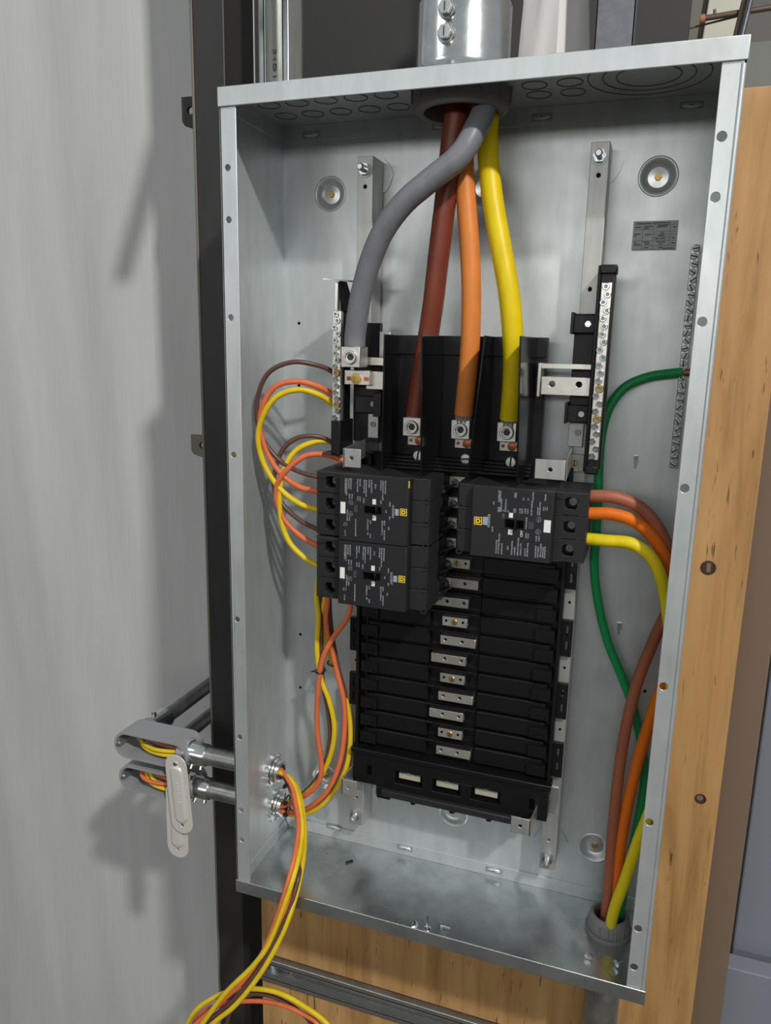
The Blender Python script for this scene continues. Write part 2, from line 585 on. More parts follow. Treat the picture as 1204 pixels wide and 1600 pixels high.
tag(quad_beam('grey_beam', mat('beige_flange', (0.26, 0.25, 0.21), 0.6), [(1070, 72), (1096, 70), (1113, -30), (1083, -30)], 1.95, 2.0), 'narrow beige flange along the left of the cream beam', 'beam')
c = thing('sprinkler_pipe', 'thin brown pipe with orange end crossing the cream beam', 'pipe', at(1100, 30, 1.6))
MB().cyl(at(1098, 29, 1.6), at(1215, 10, 1.6), 0.0075).build('run', M['rod'], c)
MB().cyl(at(1094, 30, 1.6), at(1101, 28.5, 1.6), 0.011).build('end_cap', M['red_tip'], c)
MB().cyl(at(1116, 26, 1.6), at(1116, 15, 1.6), 0.004).build('hanger', M['rod'], c)
tag(MB().cyl(at(1070, 46, 1.62), at(1172, 20, 1.62), 0.0028).build('wire_rod', M['rod']), 'thin level rod just under the brown pipe', 'rod')
tag(MB().cyl(at(1158, 58, 1.55), at(1177, -20, 1.55), 0.0075).build('drop_rod', M['stud']), 'pale slanting rod in front of the cream beam', 'rod')
tag(MB().cyl(at(1150, 58, 1.58), at(1169, -20, 1.58), 0.010).build('drop_rod', M['rod']), 'dark slanting rod beside the pale one', 'rod')

# ------------------------------------------------------------------ the enclosure
enc = thing('panel_enclosure', 'open galvanised steel electrical panel box on the plywood', 'electrical box', (CX, 0, 0))
DIMPLES = [(0.0645, 0.8835), (0.4425, 0.8860), (0.4385, 0.0777), (0.251, 0.083), (0.0605, 0.094), (0.254, 0.8835)]
RD = 0.0175
MB().plate(rect(0, W, 0, H), [circ(x, z, RD, 28) for x, z in DIMPLES], XZ, 0, T).build('back_panel', M['galv'], enc)
M['washer'] = galvanised('washer_steel', (0.6, 0.61, 0.6), (0.75, 0.76, 0.75), 0.25, 0.4, 0.9)
for x, z in DIMPLES:
    d = MB().lathe((x, 0, z), (0, 1, 0), [(RD + .0032, -.0001), (RD + .0022, -.0009), (RD + .0006, -.0006), (RD - .002, .0028), (RD - .005, .0066), (0, .0070)], 32).build('mounting_dimple', M['galv'], enc, smooth=60)
    MB().lathe((x, .0070, z), (0, -1, 0), [(0.0105, 0), (0.0105, .0012), (0.003, .0020)], 24).build('washer', M['washer'], d)
    s = MB().cyl((x, .006, z), (x, .0025, z), 0.0042, 0.0036, 6)
    s.build('brass_screw', M['brass'], d, smooth=None)

# side walls with the two conduit holes on the left
NIP = [(-0.046, 0.1195), (-0.040, 0.0620)]
MB().plate(rect(-D, 0, 0, H), [circ(y, z, 0.0135) for y, z in NIP], YZ, 0, T).build('left_wall', M['galv'], enc)
MB().box(W - T, W, -D, 0, 0, H).build('right_wall', M['galv'], enc)
BX, BY = 0.243, -0.073        # feeder conduit at the top
GX, GY = 0.4645, -0.0455      # conduit at the bottom
MB().plate(rect(-.001, W + .001, -D - .0005, 0), [circ(BX, BY, 0.040, 32)], XY, H - T, H).build('top_endwall', M['galv'], enc)
MB().plate(rect(-.001, W + .001, -D - .0005, 0), [circ(GX, GY, 0.019, 24)], XY, 0, T).build('bottom_endwall', M['galv_floor'], enc)
# front flanges, with the screw holes of the sides
LH = [(0.0085, z) for z in (.886, .8335, .731, .5775, .3775, .222, .120, .077)]
RH = [(0.4945, z) for z in (.8869, .8376, .7313, .5776, .375, .2216, .092, .043)]
f = MB().plate(rect(0, 0.0195, .0, H), [circ(x, z, .0034, 14) for x, z in LH], XZ, -D, -D + T).build('side_flange', M['galv'], enc, bevel=.0004)
f = MB().plate(rect(W - 0.0195, W, .0, H), [circ(x, z, .0042, 16) for x, z in RH], XZ, -D, -D + T).build('side_flange', M['galv'], enc, bevel=.0004)
MB().cyl((W - .0022, -D + .0012, .012), (W - .0022, -D + .0012, H - .021), .0024, n=12).build('rounded_edge', M['galv'], enc)
lip = MB()
lip.box(-.001, W + .001, -D - .0022, -D - .0006, H - .019, H + .0004)
lip.build('top_lip', M['galv'], enc, bevel=.0012)
MB().box(-.001, W + .001, -D - .0022, -D - .0006, -.0004, .0175).build('bottom_lip', M['galv_floor'], enc, bevel=.0012)  # darker worn sheet stands in for the dark floor reflected in this lip
# flanges of the end walls lapped on the back and the sides
for z0, z1, nm in ((T, 0.0195, 'lower_lap'), (H - .0200, H - T, 'upper_lap')):
    MB().box(T, W - T, -.0014, 0, z0, z1).build(nm, M['galv'], enc, bevel=.0004)
    MB().box(T, T + .0014, -D + .004, -.0014, z0, z1).build(nm, M['galv'], enc, bevel=.0004)
    MB().box(W - T - .0014, W - T, -D + .004, -.0014, z0, z1).build(nm, M['galv'], enc, bevel=.0004)
# punched tabs in the laps
tabm = MB().lathe((0, 0, 0), (0, -1, 0), [(0.0042, 0), (0.0036, .0010), (0.001, .0017)], 14)
for v in tabm.v:
    v.x *= 2.3
    v.z *= 0.75
tabm = tabm.mesh('punched_tab', M['galv'], 60)
slot = MB().box(-.0115, .0115, -.0003, 0, -.0036, .0036).mesh('tab_slot', M['dull'], None)
for u, v in ((486, 210), (690, 197), (846, 183), (1080, 164), (521, 1293), (632, 1325), (771, 1360)):
    q = at(u, v, -.0015)
    s = put(slot, 'tab_slot', (q.x, -.0014, q.z), enc)
    put(tabm, 'punched_tab', (q.x, -.0016, q.z), s)
# knock-outs pressed into the top
def ko(x, y, r, z=H - T):
    p = [(r, 0), (r + .0006, -.0004), (r + .0013, 0)]
    return MB().lathe((x, y, z), (0, 0, 1), [(r - .0007, .0001), (r - .0003, -.0007), (r + .0003, -.0007), (r + .0007, .0001)], 28)
KO = [(.026 + .0345 * k, -.0415, .0125) for k in range(5)] + [(.026 + .0345 * k, -.0835, .0125) for k in range(5)]
KO += [(.318, -.073, .0125), (.353, -.073, .0125), (.318, -.042, .0125), (.353, -.042, .0125)]
KO += [(.427, -.072, .057), (.427, -.072, .043), (.427, -.072, .030)]
for x, y, r in KO:
    ko(x, y, r).build('knockout', M['groove'], enc, smooth=60)
# small punched holes and lances of the back panel
dot = MB().cyl((0, 0, 0), (0, -.0003, 0), .0019, n=12).mesh('screw_hole', M['hole'], None)
for u, v in ((467, 505), (467, 602), (469, 991), (469, 1074), (1007, 1080), (998, 1171)):
    q = at(u, v, 0)
    put(dot, 'screw_hole', (q.x, 0, q.z), enc)
lance = MB().box(-.0022, .0022, -.0035, 0, -.003, .006).box(-.0012, .0012, -.002, 0, -.0085, -.003).mesh('lanced_tab', M['zinc'], None)
for u, v in ((993, 720), (967, 980)):
    q = at(u, v, 0)
    put(lance, 'lanced_tab', (q.x, 0, q.z), enc)

# sticker with its table of ratings
st = thing('rating_sticker', 'small grey ratings sticker on the upper right of the back panel', 'sticker', (0.445, -.0003, 0.811))
a, b_ = at(989.5, 347, 0), at(1061, 343, 0)
c_, d_ = at(989, 391, 0), at(1056, 389.5, 0)
SX0, SX1, SZ0, SZ1 = 0.4216, 0.4674, 0.8108, 0.8412
MB().box(SX0, SX1, -.0003, 0, SZ0, SZ1).build('backing', M['sticker'], st)
ink = MB()
def il(a0, a1, b0, b1):
    sx, sz = SX1 - SX0, SZ1 - SZ0
    ink.box(SX0 + a0 * sx, SX0 + a1 * sx, -.0004, -.0003, SZ1 - b1 * sz, SZ1 - b0 * sz)
for y in (.12, .28, .66, .83, .95):
    il(.02, .98 if y != .28 else .45, y, y + .012)
for y in (.36, .45, .54):
    il(.47, .98, y, y + .010)
for x, y0, y1 in ((.22, .14, .95), (.46, .14, .66), (.83, .14, .83), (.46, .66, .95)):
    il(x, x + .008, y0, y1)
for x0, x1, y in ((.06, .4, .06), (.42, .82, .055), (.04, .18, .19), (.25, .44, .17), (.25, .35, .23), (.03, .18, .42), (.03, .09, .48), (.28, .42, .44), (.52, .75, .19),
                  (.55, .78, .14), (.88, .96, .2), (.62, .7, .40), (.58, .72, .48), (.5, .6, .58), (.62, .74, .58), (.88, .94, .57), (.04, .1, .70), (.26, .4, .69), (.55, .75, .69),
                  (.04, .2, .77), (.28, .4, .76), (.6, .7, .77), (.28, .38, .88), (.6, .7, .88), (.7, .95, .91), (.88, .97, .74)):
    il(x0, x1, y, y + .035)
ink.build('printed_table', M['ink'], st, smooth=None)

# ------------------------------------------------------------------ screws used everywhere
def screw_mesh(name, r, h, mt, kind='slot', n=14):
    """pan-head screw, head pointing to -Y, with a dark slot or socket"""
    if kind == 'slot':
        mb = MB().lathe((0, 0, 0), (0, -1, 0), [(r, 0), (r, h * .6), (r * .85, h * .92), (0, h)], n)
        mb.use(1).box(-r * .17, r * .17, -h * 1.03, -h * .8, -r * .86, r * .86)
    else:
        mb = MB().lathe((0, 0, 0), (0, -1, 0), [(r, 0), (r, h * .55), (r * .82, h), (r * .56, h)], n)
        mb.use(1).lathe((0, 0, 0), (0, -1, 0), [(r * .56, h), (r * .44, h * .45), (0, h * .45)], n)
    return mb.mesh(name, [mt, M['gap'] if kind == 'slot' else M['emt']], 40)
S_BAR = screw_mesh('terminal_screw', .0036, .0022, M['zinc'], 'hex')
S_BRASS = screw_mesh('brass_terminal_screw', .0044, .0026, M['brass'], 'hex')
S_STAB = screw_mesh('stab_screw', .0048, .0028, M['zinc'], 'hex')
S_GOLD = screw_mesh('gold_screw', .0036, .0016, M['brass'], 'slot')
S_LUG = screw_mesh('slotted_screw', .0062, .0030, M['alu'], 'slot', 20)
slotdark = MB().box(-.0009, .0009, -.0034, -.0029, -.0052, .0052).mesh('screw_slot', M['gap'], None)
pin = MB().cyl((0, 0, 0), (0, -.0003, 0), .0016, n=12).mesh('bolt_hole', M['hole'], None)

# ------------------------------------------------------------------ the interior chassis
inr = thing('panel_interior', 'black bus chassis with bare metal stabs fixed inside the box', 'bus chassis', (CX, -.02, .06))
RY = -0.037
def rail(side):
    s = -1 if side == 'l' else 1
    xa = CX + s * 0.1395
    xb = CX + s * 0.1205
    x0, x1 = min(xa, xb), max(xa, xb)
    hz = [.875, .60, .50, .4, .3]
    ch = [(x0 + x1) / 2]
    r = MB().plate(rect(x0, x1, .058, .915), [circ(ch[0], z, .0022, 10) for z in (.8825, .768, .10)], XZ, RY, RY + .0018).build('mounting_rail', M['rail'], inr, bevel=.0005)
    MB().box(x0, x0 + .0018, RY + .0018, -.004, .058, .915).build('rail_side', M['rail'], r)
    MB().box(x1 - .0018, x1, RY + .0018, -.004, .058, .915).build('rail_side', M['rail'], r)
    # foot pads pressed into the back, with stud and nut at each end
    for z in (.9005, .0745):
        p = []
        for k in range(36):
            a = 2 * math.pi * k / 36
            rr = .0205 + (.0012 if k % 6 < 2 else 0)
            p.append((ch[0] + rr * math.cos(a), z + rr * math.sin(a)))
        MB().prism(p, XZ, -.0022, 0).build('foot_pad', M['galv'], r)
        MB().cyl((ch[0], RY + .001, z), (ch[0], RY - .0165, z), .0040, n=12).cyl((ch[0], RY - .0165, z), (ch[0], RY - .0185, z), .0040, .0028, n=12).build('stud', M['steel'], r)
        MB().lathe((ch[0], RY, z), (0, -1, 0), [(.0085, 0), (.0085, .0012), (.004, .0012)], 18).build('washer', M['dull'], r)
        MB().cyl((ch[0], RY - .0012, z), (ch[0], RY - .0065, z), .0068, n=6).build('nut', M['zinc'], r, smooth=None)
    return r
rl, rr_ = rail('l'), rail('r')

# moulded base, pole covers and stabs
BY0 = -0.040
base = MB().box(.1265, .3815, BY0, -.014, .150, .575).build('base', M['black'], inr, bevel=.0008)
MB().box(.1265, .1305, -.052, BY0, .165, .575).build('side_wall', M['black'], base, bevel=.0006)
MB().box(.3775, .3815, -.052, BY0, .165, .575).build('side_wall', M['black'], base, bevel=.0006)
MB().box(.1395, .1415, -.050, BY0, .165, .575).build('inner_rib', M['black'], base, bevel=.0004)
ROWZ = [.5500 - .02485 * k for k in range(15)]
pcl = MB().box(-.0425, .0425, -.0075, 0, -.0105, .0105).mesh('pole_cover', M['black'], None)
lug_b = MB().box(-.011, .011, -.012, 0, -.0085, .0060).box(-.004, .006, -.0135, 0, -.0075, -.003).mesh('cover_end_block', M['black'], None)
bar_w = MB().box(-.118, .118, -.0135, 0, -.0013, .0013).mesh('row_rib', M['black'], None)
for k, z in enumerate(ROWZ[3:]):
    for s in (-1, 1):
        q = put(pcl, 'pole_cover', (CX + s * .0735, BY0, z), inr)
        b = q.modifiers.new('edge_round', 'BEVEL')
        b.width = .0012
        b.segments = 1
        put(lug_b, 'cover_end_block', (CX + s * .1095, BY0, z), inr)
    # low walls either side of the stab
    MB().box(CX - .031, CX + .031, -.0545, BY0, z + .0115, z + .0140).build('row_divider', M['gloss'], inr, bevel=.0004)
    kind = (k + 0) % 3
    yb = -.0505
    zt, zb = z + .0058, z - .0058
    if kind == 1:
        x0, x1, mt = CX - .0155, CX + .0155, M['tin']
        st_ = MB().plate(rect(x0, x1, zb, zt), [], XZ, yb, BY0).build('bus_stab', mt, inr, bevel=.0004)
        for dx in (-.0105, .0105):
            put(pin, 'bolt_hole', (CX + dx, yb, z + .0008), st_)
        put(S_GOLD, 'gold_screw', (CX, yb, z), st_)
    else:
        off = .005 if kind == 2 else -.006
        x0, x1 = CX - .022 + off, CX + .022 + off
        st_ = MB().plate(rect(x0, x1, zb, zt), [circ(CX + dx, z + .0005, .0021, 10) for dx in (-.0105, .0105)], XZ, yb, BY0 + .001).build('bus_stab', M['tin'], inr, bevel=.0004)
# the stabs under the breakers carry their screws
for k in range(6):
    z = ROWZ[k]
    q = Vector((CX - .005, -.0535, z - .001))
    if k < 3:
        MB().box(CX - .013, CX + .006, -.053, BY0, z - .0065, z + .0065).build('bus_stab', M['tin'], inr, bevel=.0004)
    put(S_STAB, 'stab_screw', (CX - .005 - .0013 * k, -.0530, z - .001), inr)

# edge clips along both rails
clipm = MB().plate(rect(-.0062, .0062, -.0225, .0225), [rect(-.0012, .0014, -.0155, -.0035), rect(-.0012, .0014, .0035, .0155)], XZ, -.006, 0).mesh('edge_clip', M['black'], None)
for s, zs in ((-1, (.46, .338, .262, .41)), (1, (.455, .372, .292, .2145))):
    for z in zs:
        put(clipm, 'edge_clip', (CX + s * .1335, RY, z), inr)
for s in (-1, 1):
    for z in (.415, .375, .333, .30, .253):
        put(pin, 'bolt_hole', (CX + s * .1335, RY, z), inr)

# lower end of the base: skirt with three sockets
sk = MB().plate(rect(.1268, .3812, .138, .1835), [rect(CX - s0 - .0185, CX - s0 + .0185, .147, .165) for s0 in (.0505, 0, -.0505)], XZ, -.058, -.046)
sk = sk.build('lower_skirt', M['black'], inr, bevel=.0006)
MB().box(.1268, .3812, -.046, BY0 + .006, .138, .158).build('skirt_back', M['black'], sk)
MB().box(.1240, .3840, -.061, -.040, .1815, .1880).build('skirt_ledge', M['black'], sk, bevel=.001)
for s0 in (.0505, 0, -.0505):
    x = CX - s0
    MB().box(x - .0145, x + .0145, -.053, -.047, .1525, .1605).build('socket_bar', M['cream'], sk, bevel=.0006)
    MB().cyl((x - .001, -.050, .1605), (x - .001, -.050, .1650), .0042).build('socket_screw', M['alu'], sk)
for x in (.150, .362):
    MB().box(x - .003, x + .003, -.0584, -.058, .152, .165).build('slot', M['hole'], sk)
MB().box(.1600, .3500, -.060, -.020, .1255, .1385).build('lower_step', M['black'], sk, bevel=.0008)
MB().box(.1690, .3390, -.066, -.058, .1290, .1385).build('step_nose', M['breaker'], sk, bevel=.0015)
MB().box(.1560, .1750, -.045, -.015, .1120, .1270).build('foot', M['black'], sk, bevel=.0006)
MB().box(.3400, .3560, -.045, -.015, .1080, .1270).build('foot', M['black'], sk, bevel=.0006)
for x in (.21, .262, .31):
    MB().cyl((x, -.055, .1255), (x, -.055, .1215), .0035).build('peg', M['black'], sk)

# light metal brackets of the dead front
def bracket(name, u, v, y, w, h, legx):
    q = at(u, v, y)
    x0, x1 = q.x - w / 2, q.x + w / 2
    b = MB().plate(rect(x0, x1, q.z - h / 2, q.z + h / 2), [circ(q.x - .0005, q.z, .0022, 12)], XZ, y, y + .0016).build(name, M['rail'], inr, bevel=.0006)
    xs = x1 if legx > q.x else x0
    lo, hi = (xs - .0016, xs) if legx > q.x else (xs, xs + .0016)
    MB().hexa([(lo, y, q.z - h / 2), (hi, y, q.z - h / 2), (legx, RY - .001, q.z - h / 2 + .006), (legx - .0016, RY - .001, q.z - h / 2 + .006),
               (lo, y, q.z + h / 2), (hi, y, q.z + h / 2), (legx, RY - .001, q.z + h / 2 + .006), (legx - .0016, RY - .001, q.z + h / 2 + .006)]).build('bracket_leg', M['steel'], b)
    return b
bracket('cover_bracket', 549.5, 716, -.115, .0215, .0215, .1395)
bracket('cover_bracket', 860, 734, -.115, .033, .0210, .3785)
bracket('cover_bracket', 545, 1231, -.085, .0215, .0215, .128)
bracket('cover_bracket', 813, 1291, -.085, .024, .0215, .372)
for u, v in ((548, 1180), (855, 1247)):
    q = at(u, v, RY - .002)
    p = MB().box(q.x - .0125, q.x + .0125, RY - .002, RY, q.z - .018, q.z + .017).build('end_plate', M['steel'], inr, bevel=.0006)
    put(S_GOLD, 'gold_screw', (q.x, RY - .002, q.z + .002), p)

# main lug compartment: back plate, barriers, lugs
comp = MB().box(.1655, .3435, -.046, -.030, .560, .7165).build('lug_compartment', M['black'], inr, bevel=.0008)
MB().box(.1655, .3435, -.050, -.046, .695, .7165).build('top_band', M['black'], comp, bevel=.0006)
for xt, xb, xk, yf in ((.1725, .1725, .1725, -.098), (.2242, .2285, .2262, -.128), (.2905, .2785, .2850, -.124), (.3275, .3325, .3330, -.128)):
    th = .0009
    MB().hexa([(xb - th, yf, .566), (xb + th, yf, .566), (xk + th, -.046, .566), (xk - th, -.046, .566),
               (xt - th, yf, .7165), (xt + th, yf, .7165), (xk + th, -.046, .7165), (xk - th, -.046, .7165)]).build('phase_barrier', M['gloss'], comp, bevel=.0003)
for k in range(4):
    MB().box(.173, .337, -.062 - .004 * k, -.046, .575 - .0035 * k, .578 - .0035 * k).build('front_step', M['black'], comp, bevel=.0004)
LZ = .6140
strands = MB()
def lug(x, y, z, parent, sz=.0212, name='main_lug'):
    l = MB().box(x - sz / 2, x + sz / 2, y, y + .026, z - sz / 2, z + sz / 2).build(name, M['alu'], parent, bevel=.0007)
    MB().lathe((x + .0005, y, z), (0, -1, 0), [(.0078, 0), (.0078, .0035), (.0070, .0045), (.0056, .0045), (.0050, .0012), (0, .0010)], 24).build('lug_screw', M['alu'], l, smooth=40)
    MB().cyl((x + .0005, y - .0011, z), (x + .0005, y - .0013, z), .0042, n=6).build('hex_socket', M['gap'], l, smooth=None)
    return l
LX = [.2010, .2580, .3100]
for i, x in enumerate(LX):
    l = lug(x, -.0790, LZ, comp, .0212)
    pl = MB().box(x - .011, x + .0115, -.0580, -.046, .5905, .6022).build('bus_pad', M['tin'], comp, bevel=.0005)
    MB().lathe((x + .0035, -.0580, .5962), (0, -1, 0), [(.0052, 0), (.0052, .0008), (.0032, .0012), (0, .0014)], 18).build('copper_rivet', M['copper'], pl)
    for dx in (-.0068, .0098):
        MB().cyl((x + dx, -.0580, .5962), (x + dx, -.0585, .5962), .0019).build('paint_dot', M['orange_mark'], pl)
    s = put(S_LUG, 'slotted_screw', (x + .0035, -.0600, .5790), comp, (0, (.15, 1.5, 0.05)[i], 0))
    d = put(slotdark, 'screw_slot', (0, 0, 0), None)
    d.parent = s
    MB().cyl((x + .0035, -.046, .5790), (x + .0035, -.0600, .5790), .0050, n=12).build('screw_post', M['black'], comp)

# neutral bars on both sides with their rows of screws
def neutral_bar(x, y, z0, z1, n, brass):
    b = MB().box(x - .0052, x + .0052, y, y + .009, z0, z1).build('neutral_bar', M['tin'], inr, bevel=.0006)
    for k in range(n):
        z = z0 + (z1 - z0) * (k + .5) / n
        dx = .0014 if k % 2 else -.0014
        dx += .0008 * math.sin(k * 2.1)
        if k in brass:
            put(S_BRASS, 'brass_terminal_screw', (x + .001, y, z), b)
        else:
            put(S_BAR, 'terminal_screw', (x + dx, y, z), b, (0, random.random() * 3, 0))
    return b
nbr = neutral_bar(.4040, -.0800, .5900, .7715, 23, (5, 9))
nbl = neutral_bar(.1075, -.0790, .6165, .7420, 17, (2, 7))
# holders
h = MB().box(.3975, .4115, -.0770, -.052, .5800, .7830).build('bar_holder', M['black'], inr, bevel=.0012)
MB().box(.3940, .3980, -.0740, -.040, .5760, .7890).build('holder_wall', M['black'], h, bevel=.0010)
MB().box(.3960, .4130, -.0800, -.060, .7800, .7890).build('holder_cap', M['black'], h, bevel=.0015)
MB().box(.3960, .4100, -.0790, -.050, .5740, .5830).build('holder_hook', M['black'], h, bevel=.0015)
MB().box(.3720, .3960, -.048, -.038, .6300, .7420).build('holder_back', M['black'], h, bevel=.0010)
for z in (.7310, .6360):
    k = MB().box(.3710, .3950, -.058, -.038, z - .0095, z + .0095).build('holder_clip', M['black'], h, bevel=.0010)
    MB().box(.3690, .3720, -.064, -.038, z - .0105, z + .0120).build('clip_wall', M['black'], k, bevel=.0006)
    MB().cyl((.3865, -.058, z), (.3865, -.0595, z), .0034, n=6).build('clip_screw', M['zinc'], k, smooth=None)
h2 = MB().box(.1030, .1140, -.0700, -.050, .5960, .7420).build('bar_holder', M['black'], inr, bevel=.0010)
MB().hexa([(.1120, -.079, .742), (.1180, -.060, .742), (.1180, -.045, .742), (.1120, -.045, .742), (.1100, -.079, .775), (.1120, -.070, .775), (.1120, -.060, .775), (.1100, -.060, .775)]).build('holder_wedge', M['black'], h2)
MB().box(.1045, .1085, -.079, -.072, .7420, .7740).build('bar_tail', M['tin'], h2, bevel=.0006)
q0, q1 = at(507, 430, -.085), at(553, 439, -.05)
MB().hexa([(q0.x, -.090, .7755), (.118, -.078, .7745), (.140, -.045, .7745), (.120, -.045, .7755), (q0.x, -.090, .7772), (.118, -.078, .7762), (.140, -.045, .7762), (.120, -.045, .7772)]).build('holder_cap', M['steel'], h2)
MB().box(.1040, .1160, -.0860, -.045, .5760, .6170).build('holder_skirt', M['black'], h2, bevel=.0008)
MB().box(.0930, .1100, -.0860, -.070, .5760, .5790).build('holder_hook', M['gap'], h2, bevel=.0006)
MB().box(.1160, .1500, -.046, -.040, .5900, .7300).build('holder_back', M['black'], h2, bevel=.0008)
k = MB().box(.1220, .1560, -.056, -.040, .6250, .6450).build('holder_clip', M['black'], h2, bevel=.0008)
MB().box(.1480, .1580, -.064, -.040, .6220, .6500).build('clip_wall', M['black'], k, bevel=.0006)
MB().cyl((.1455, -.056, .636), (.1455, -.0575, .636), .0034, n=6).build('clip_screw', M['zinc'], k, smooth=None)
MB().box(.1500, .1640, -.052, -.030, .6900, .7200).build('strap_end', M['rail'], h2, bevel=.001)
MB().box(.1370, .1500, -.050, -.046, .5950, .6240).build('screw_plate', M['rail'], h2, bevel=.0005)
put(S_BAR, 'terminal_screw', (.1435, -.050, .612), h2)
q = at(899, 676, -.045)
MB().box(q.x - .008, q.x + .008, -.043, RY, q.z - .016, q.z + .014).build('screw_plate', M['rail'], inr, bevel=.0005)
put(S_BAR, 'terminal_screw', (q.x + .002, -.043, q.z), inr)
q = at(897, 724, -.045)
p = MB().box(q.x - .010, q.x + .010, -.043, RY, q.z - .010, q.z + .010).build('screw_plate', M['rail'], inr, bevel=.0005)
put(S_GOLD, 'gold_screw', (q.x, -.043, q.z), p)
# neutral straps
def strap(u0, u1, v0, v1, y, holes=()):
    a, b = at(u0, v0, y), at(u1, v1, y)
    return MB().plate(rect(a.x, b.x, b.z, a.z), [circ(at(hu, hv, y).x, at(hu, hv, y).z, .0033, 12) for hu, hv in holes], XZ, y, y + .0032).build('neutral_strap', M['tin'], inr, bevel=.0004)
strap(846, 928, 567.5, 578, -.066)
strap(846, 925, 588, 619.5, -.068, ((862, 600), (904, 601)))
a = at(846, 567, -.066)
b = at(846, 620, -.066)
MB().box(a.x - .0035, a.x, -.068, -.045, b.z, a.z).build('strap_bend', M['tin'], inr, bevel=.0006)
strap(560, 599, 558, 571, -.064)
strap(572, 599, 580, 609, -.063)
nl = lug(at(547, 558, -.0950).x, -.0950, at(547, 558, -.0950).z, inr, .0228, 'neutral_lug')
a, b = at(538, 578, -.072), at(577, 602, -.072)
pl = MB().box(a.x, b.x, -.072, -.060, b.z, a.z).build('neutral_pad', M['tin'], inr, bevel=.0005)
q = at(556, 592, -.072)
MB().lathe((q.x, -.072, q.z), (0, -1, 0), [(.0066, 0), (.0064, .0008), (.0030, .0010), (.0028, .0004), (0, .0004)], 18).build('brass_rivet', M['brass'], pl)
for dx in (-.0085, .013):
    MB().box(q.x + dx - .003, q.x + dx + .003, -.0724, -.072, q.z - .002, q.z + .0025).build('paint_mark', M['orange_mark'], pl)

# ------------------------------------------------------------------ ground bar
gb = thing('ground_bar', 'long screw-studded grounding bar along the right of the back panel', 'ground bar', (.4865, -.008, .577))
MB().box(.4825, .4905, -.0100, -.002, .5770, .8150).build('bar', M['steel'], gb, bevel=.0006)
S_GND = screw_mesh('ground_screw', .0037, .0024, M['dull'], 'slot')
for k in range(30):
    z = .581 + k * .00793
    s = put(S_GND, 'ground_screw', (.4865 + (.0006 if k % 2 else -.0006), -.0100, z), gb, (0, random.random() * 3.1, 0))
for z in (.60, .79):
    MB().box(.4835, .4895, -.002, 0, z - .004, z + .004).build('standoff', M['steel'], gb)

# ------------------------------------------------------------------ circuit breakers
FY = -0.135
def hexhole(cx, cz, a, b):
    return [(cx - a, cz - b * .6), (cx - a * .6, cz - b), (cx + a * .6, cz - b), (cx + a, cz - b * .6),
            (cx + a, cz + b * .6), (cx + a * .6, cz + b), (cx - a * .6, cz + b), (cx - a, cz + b * .6)]
LEFT_LINES = [(147, 130, 305), (162, 130, 330), (187, 130, 250), (212, 130, 265), (290, 140, 295), (318, 140, 225), (368, 145, 310), (392, 150, 350), (427, 150, 245),
              (455, 150, 308), (500, 200, 255), (565, 155, 275), (590, 160, 390), (618, 160, 318), (292, 340, 395), (318, 345, 400), (362, 362, 420), (565, 392, 435),
              (670, 405, 465), (625, 505, 540), (668, 580, 622), (410, 615, 740), (440, 625, 670), (580, 628, 800), (605, 630, 685), (605, 740, 862), (655, 700, 740),
              (268, 610, 815), (440, 785, 835), (410, 765, 795), (145, 740, 808), (170, 500, 630), (195, 580, 630), (195, 312, 372), (225, 315, 375)]
LEFT = dict(o=(520, 730), lines=LEFT_LINES, bold=(708, 450, 602), blue=(730, 772, 490, 570), logo=(790, 868, 487, 575), label=(90, 145, 405, 545),
            marks=((465, 505, 375, 440), (465, 505, 565, 628)), recess=(372, 570, 452, 553), toggle=(505, 545, 455, 550), button=(250, 290, 440, 530),
            rings=((210, 415), (207, 545)), square=(125, 165, 648, 690), word=(668, 600, 436))
RIGHT_LINES = [(450, 120, 265), (466, 130, 262), (478, 220, 375), (440, 315, 375), (456, 318, 375), (500, 350, 375), (530, 225, 375), (555, 355, 378), (634, 150, 210), (650, 150, 208),
               (625, 335, 385), (641, 335, 385), (735, 205, 240), (790, 210, 245), (695, 335, 395), (722, 335, 395), (755, 335, 395), (785, 340, 400), (850, 145, 250),
               (835, 250, 420), (905, 320, 420), (932, 262, 420), (995, 170, 250), (385, 255, 290), (370, 545, 610), (770, 440, 580), (765, 620, 685), (790, 630, 690),
               (418, 705, 865), (450, 630, 865), (482, 745, 870), (550, 775, 825), (602, 715, 880), (632, 785, 885), (675, 680, 890), (705, 745, 890), (752, 805, 895),
               (785, 740, 900), (880, 770, 915), (908, 785, 915), (940, 750, 915), (965, 790, 918), (988, 785, 920), (885, 655, 725), (918, 655, 725)]
RIGHT = dict(o=(720, 750), lines=RIGHT_LINES, bold=(330, 405, 560), blue=(258, 310, 430, 530), logo=(155, 245, 435, 525), label=(978, 1048, 470, 622),
             marks=((565, 608, 385, 445), (555, 602, 580, 645)), recess=(520, 735, 457, 575), toggle=(622, 668, 460, 574), button=(792, 852, 490, 580),
             rings=((912, 465), (905, 610)), square=(965, 1015, 312, 362), word=(712, 632, 490))

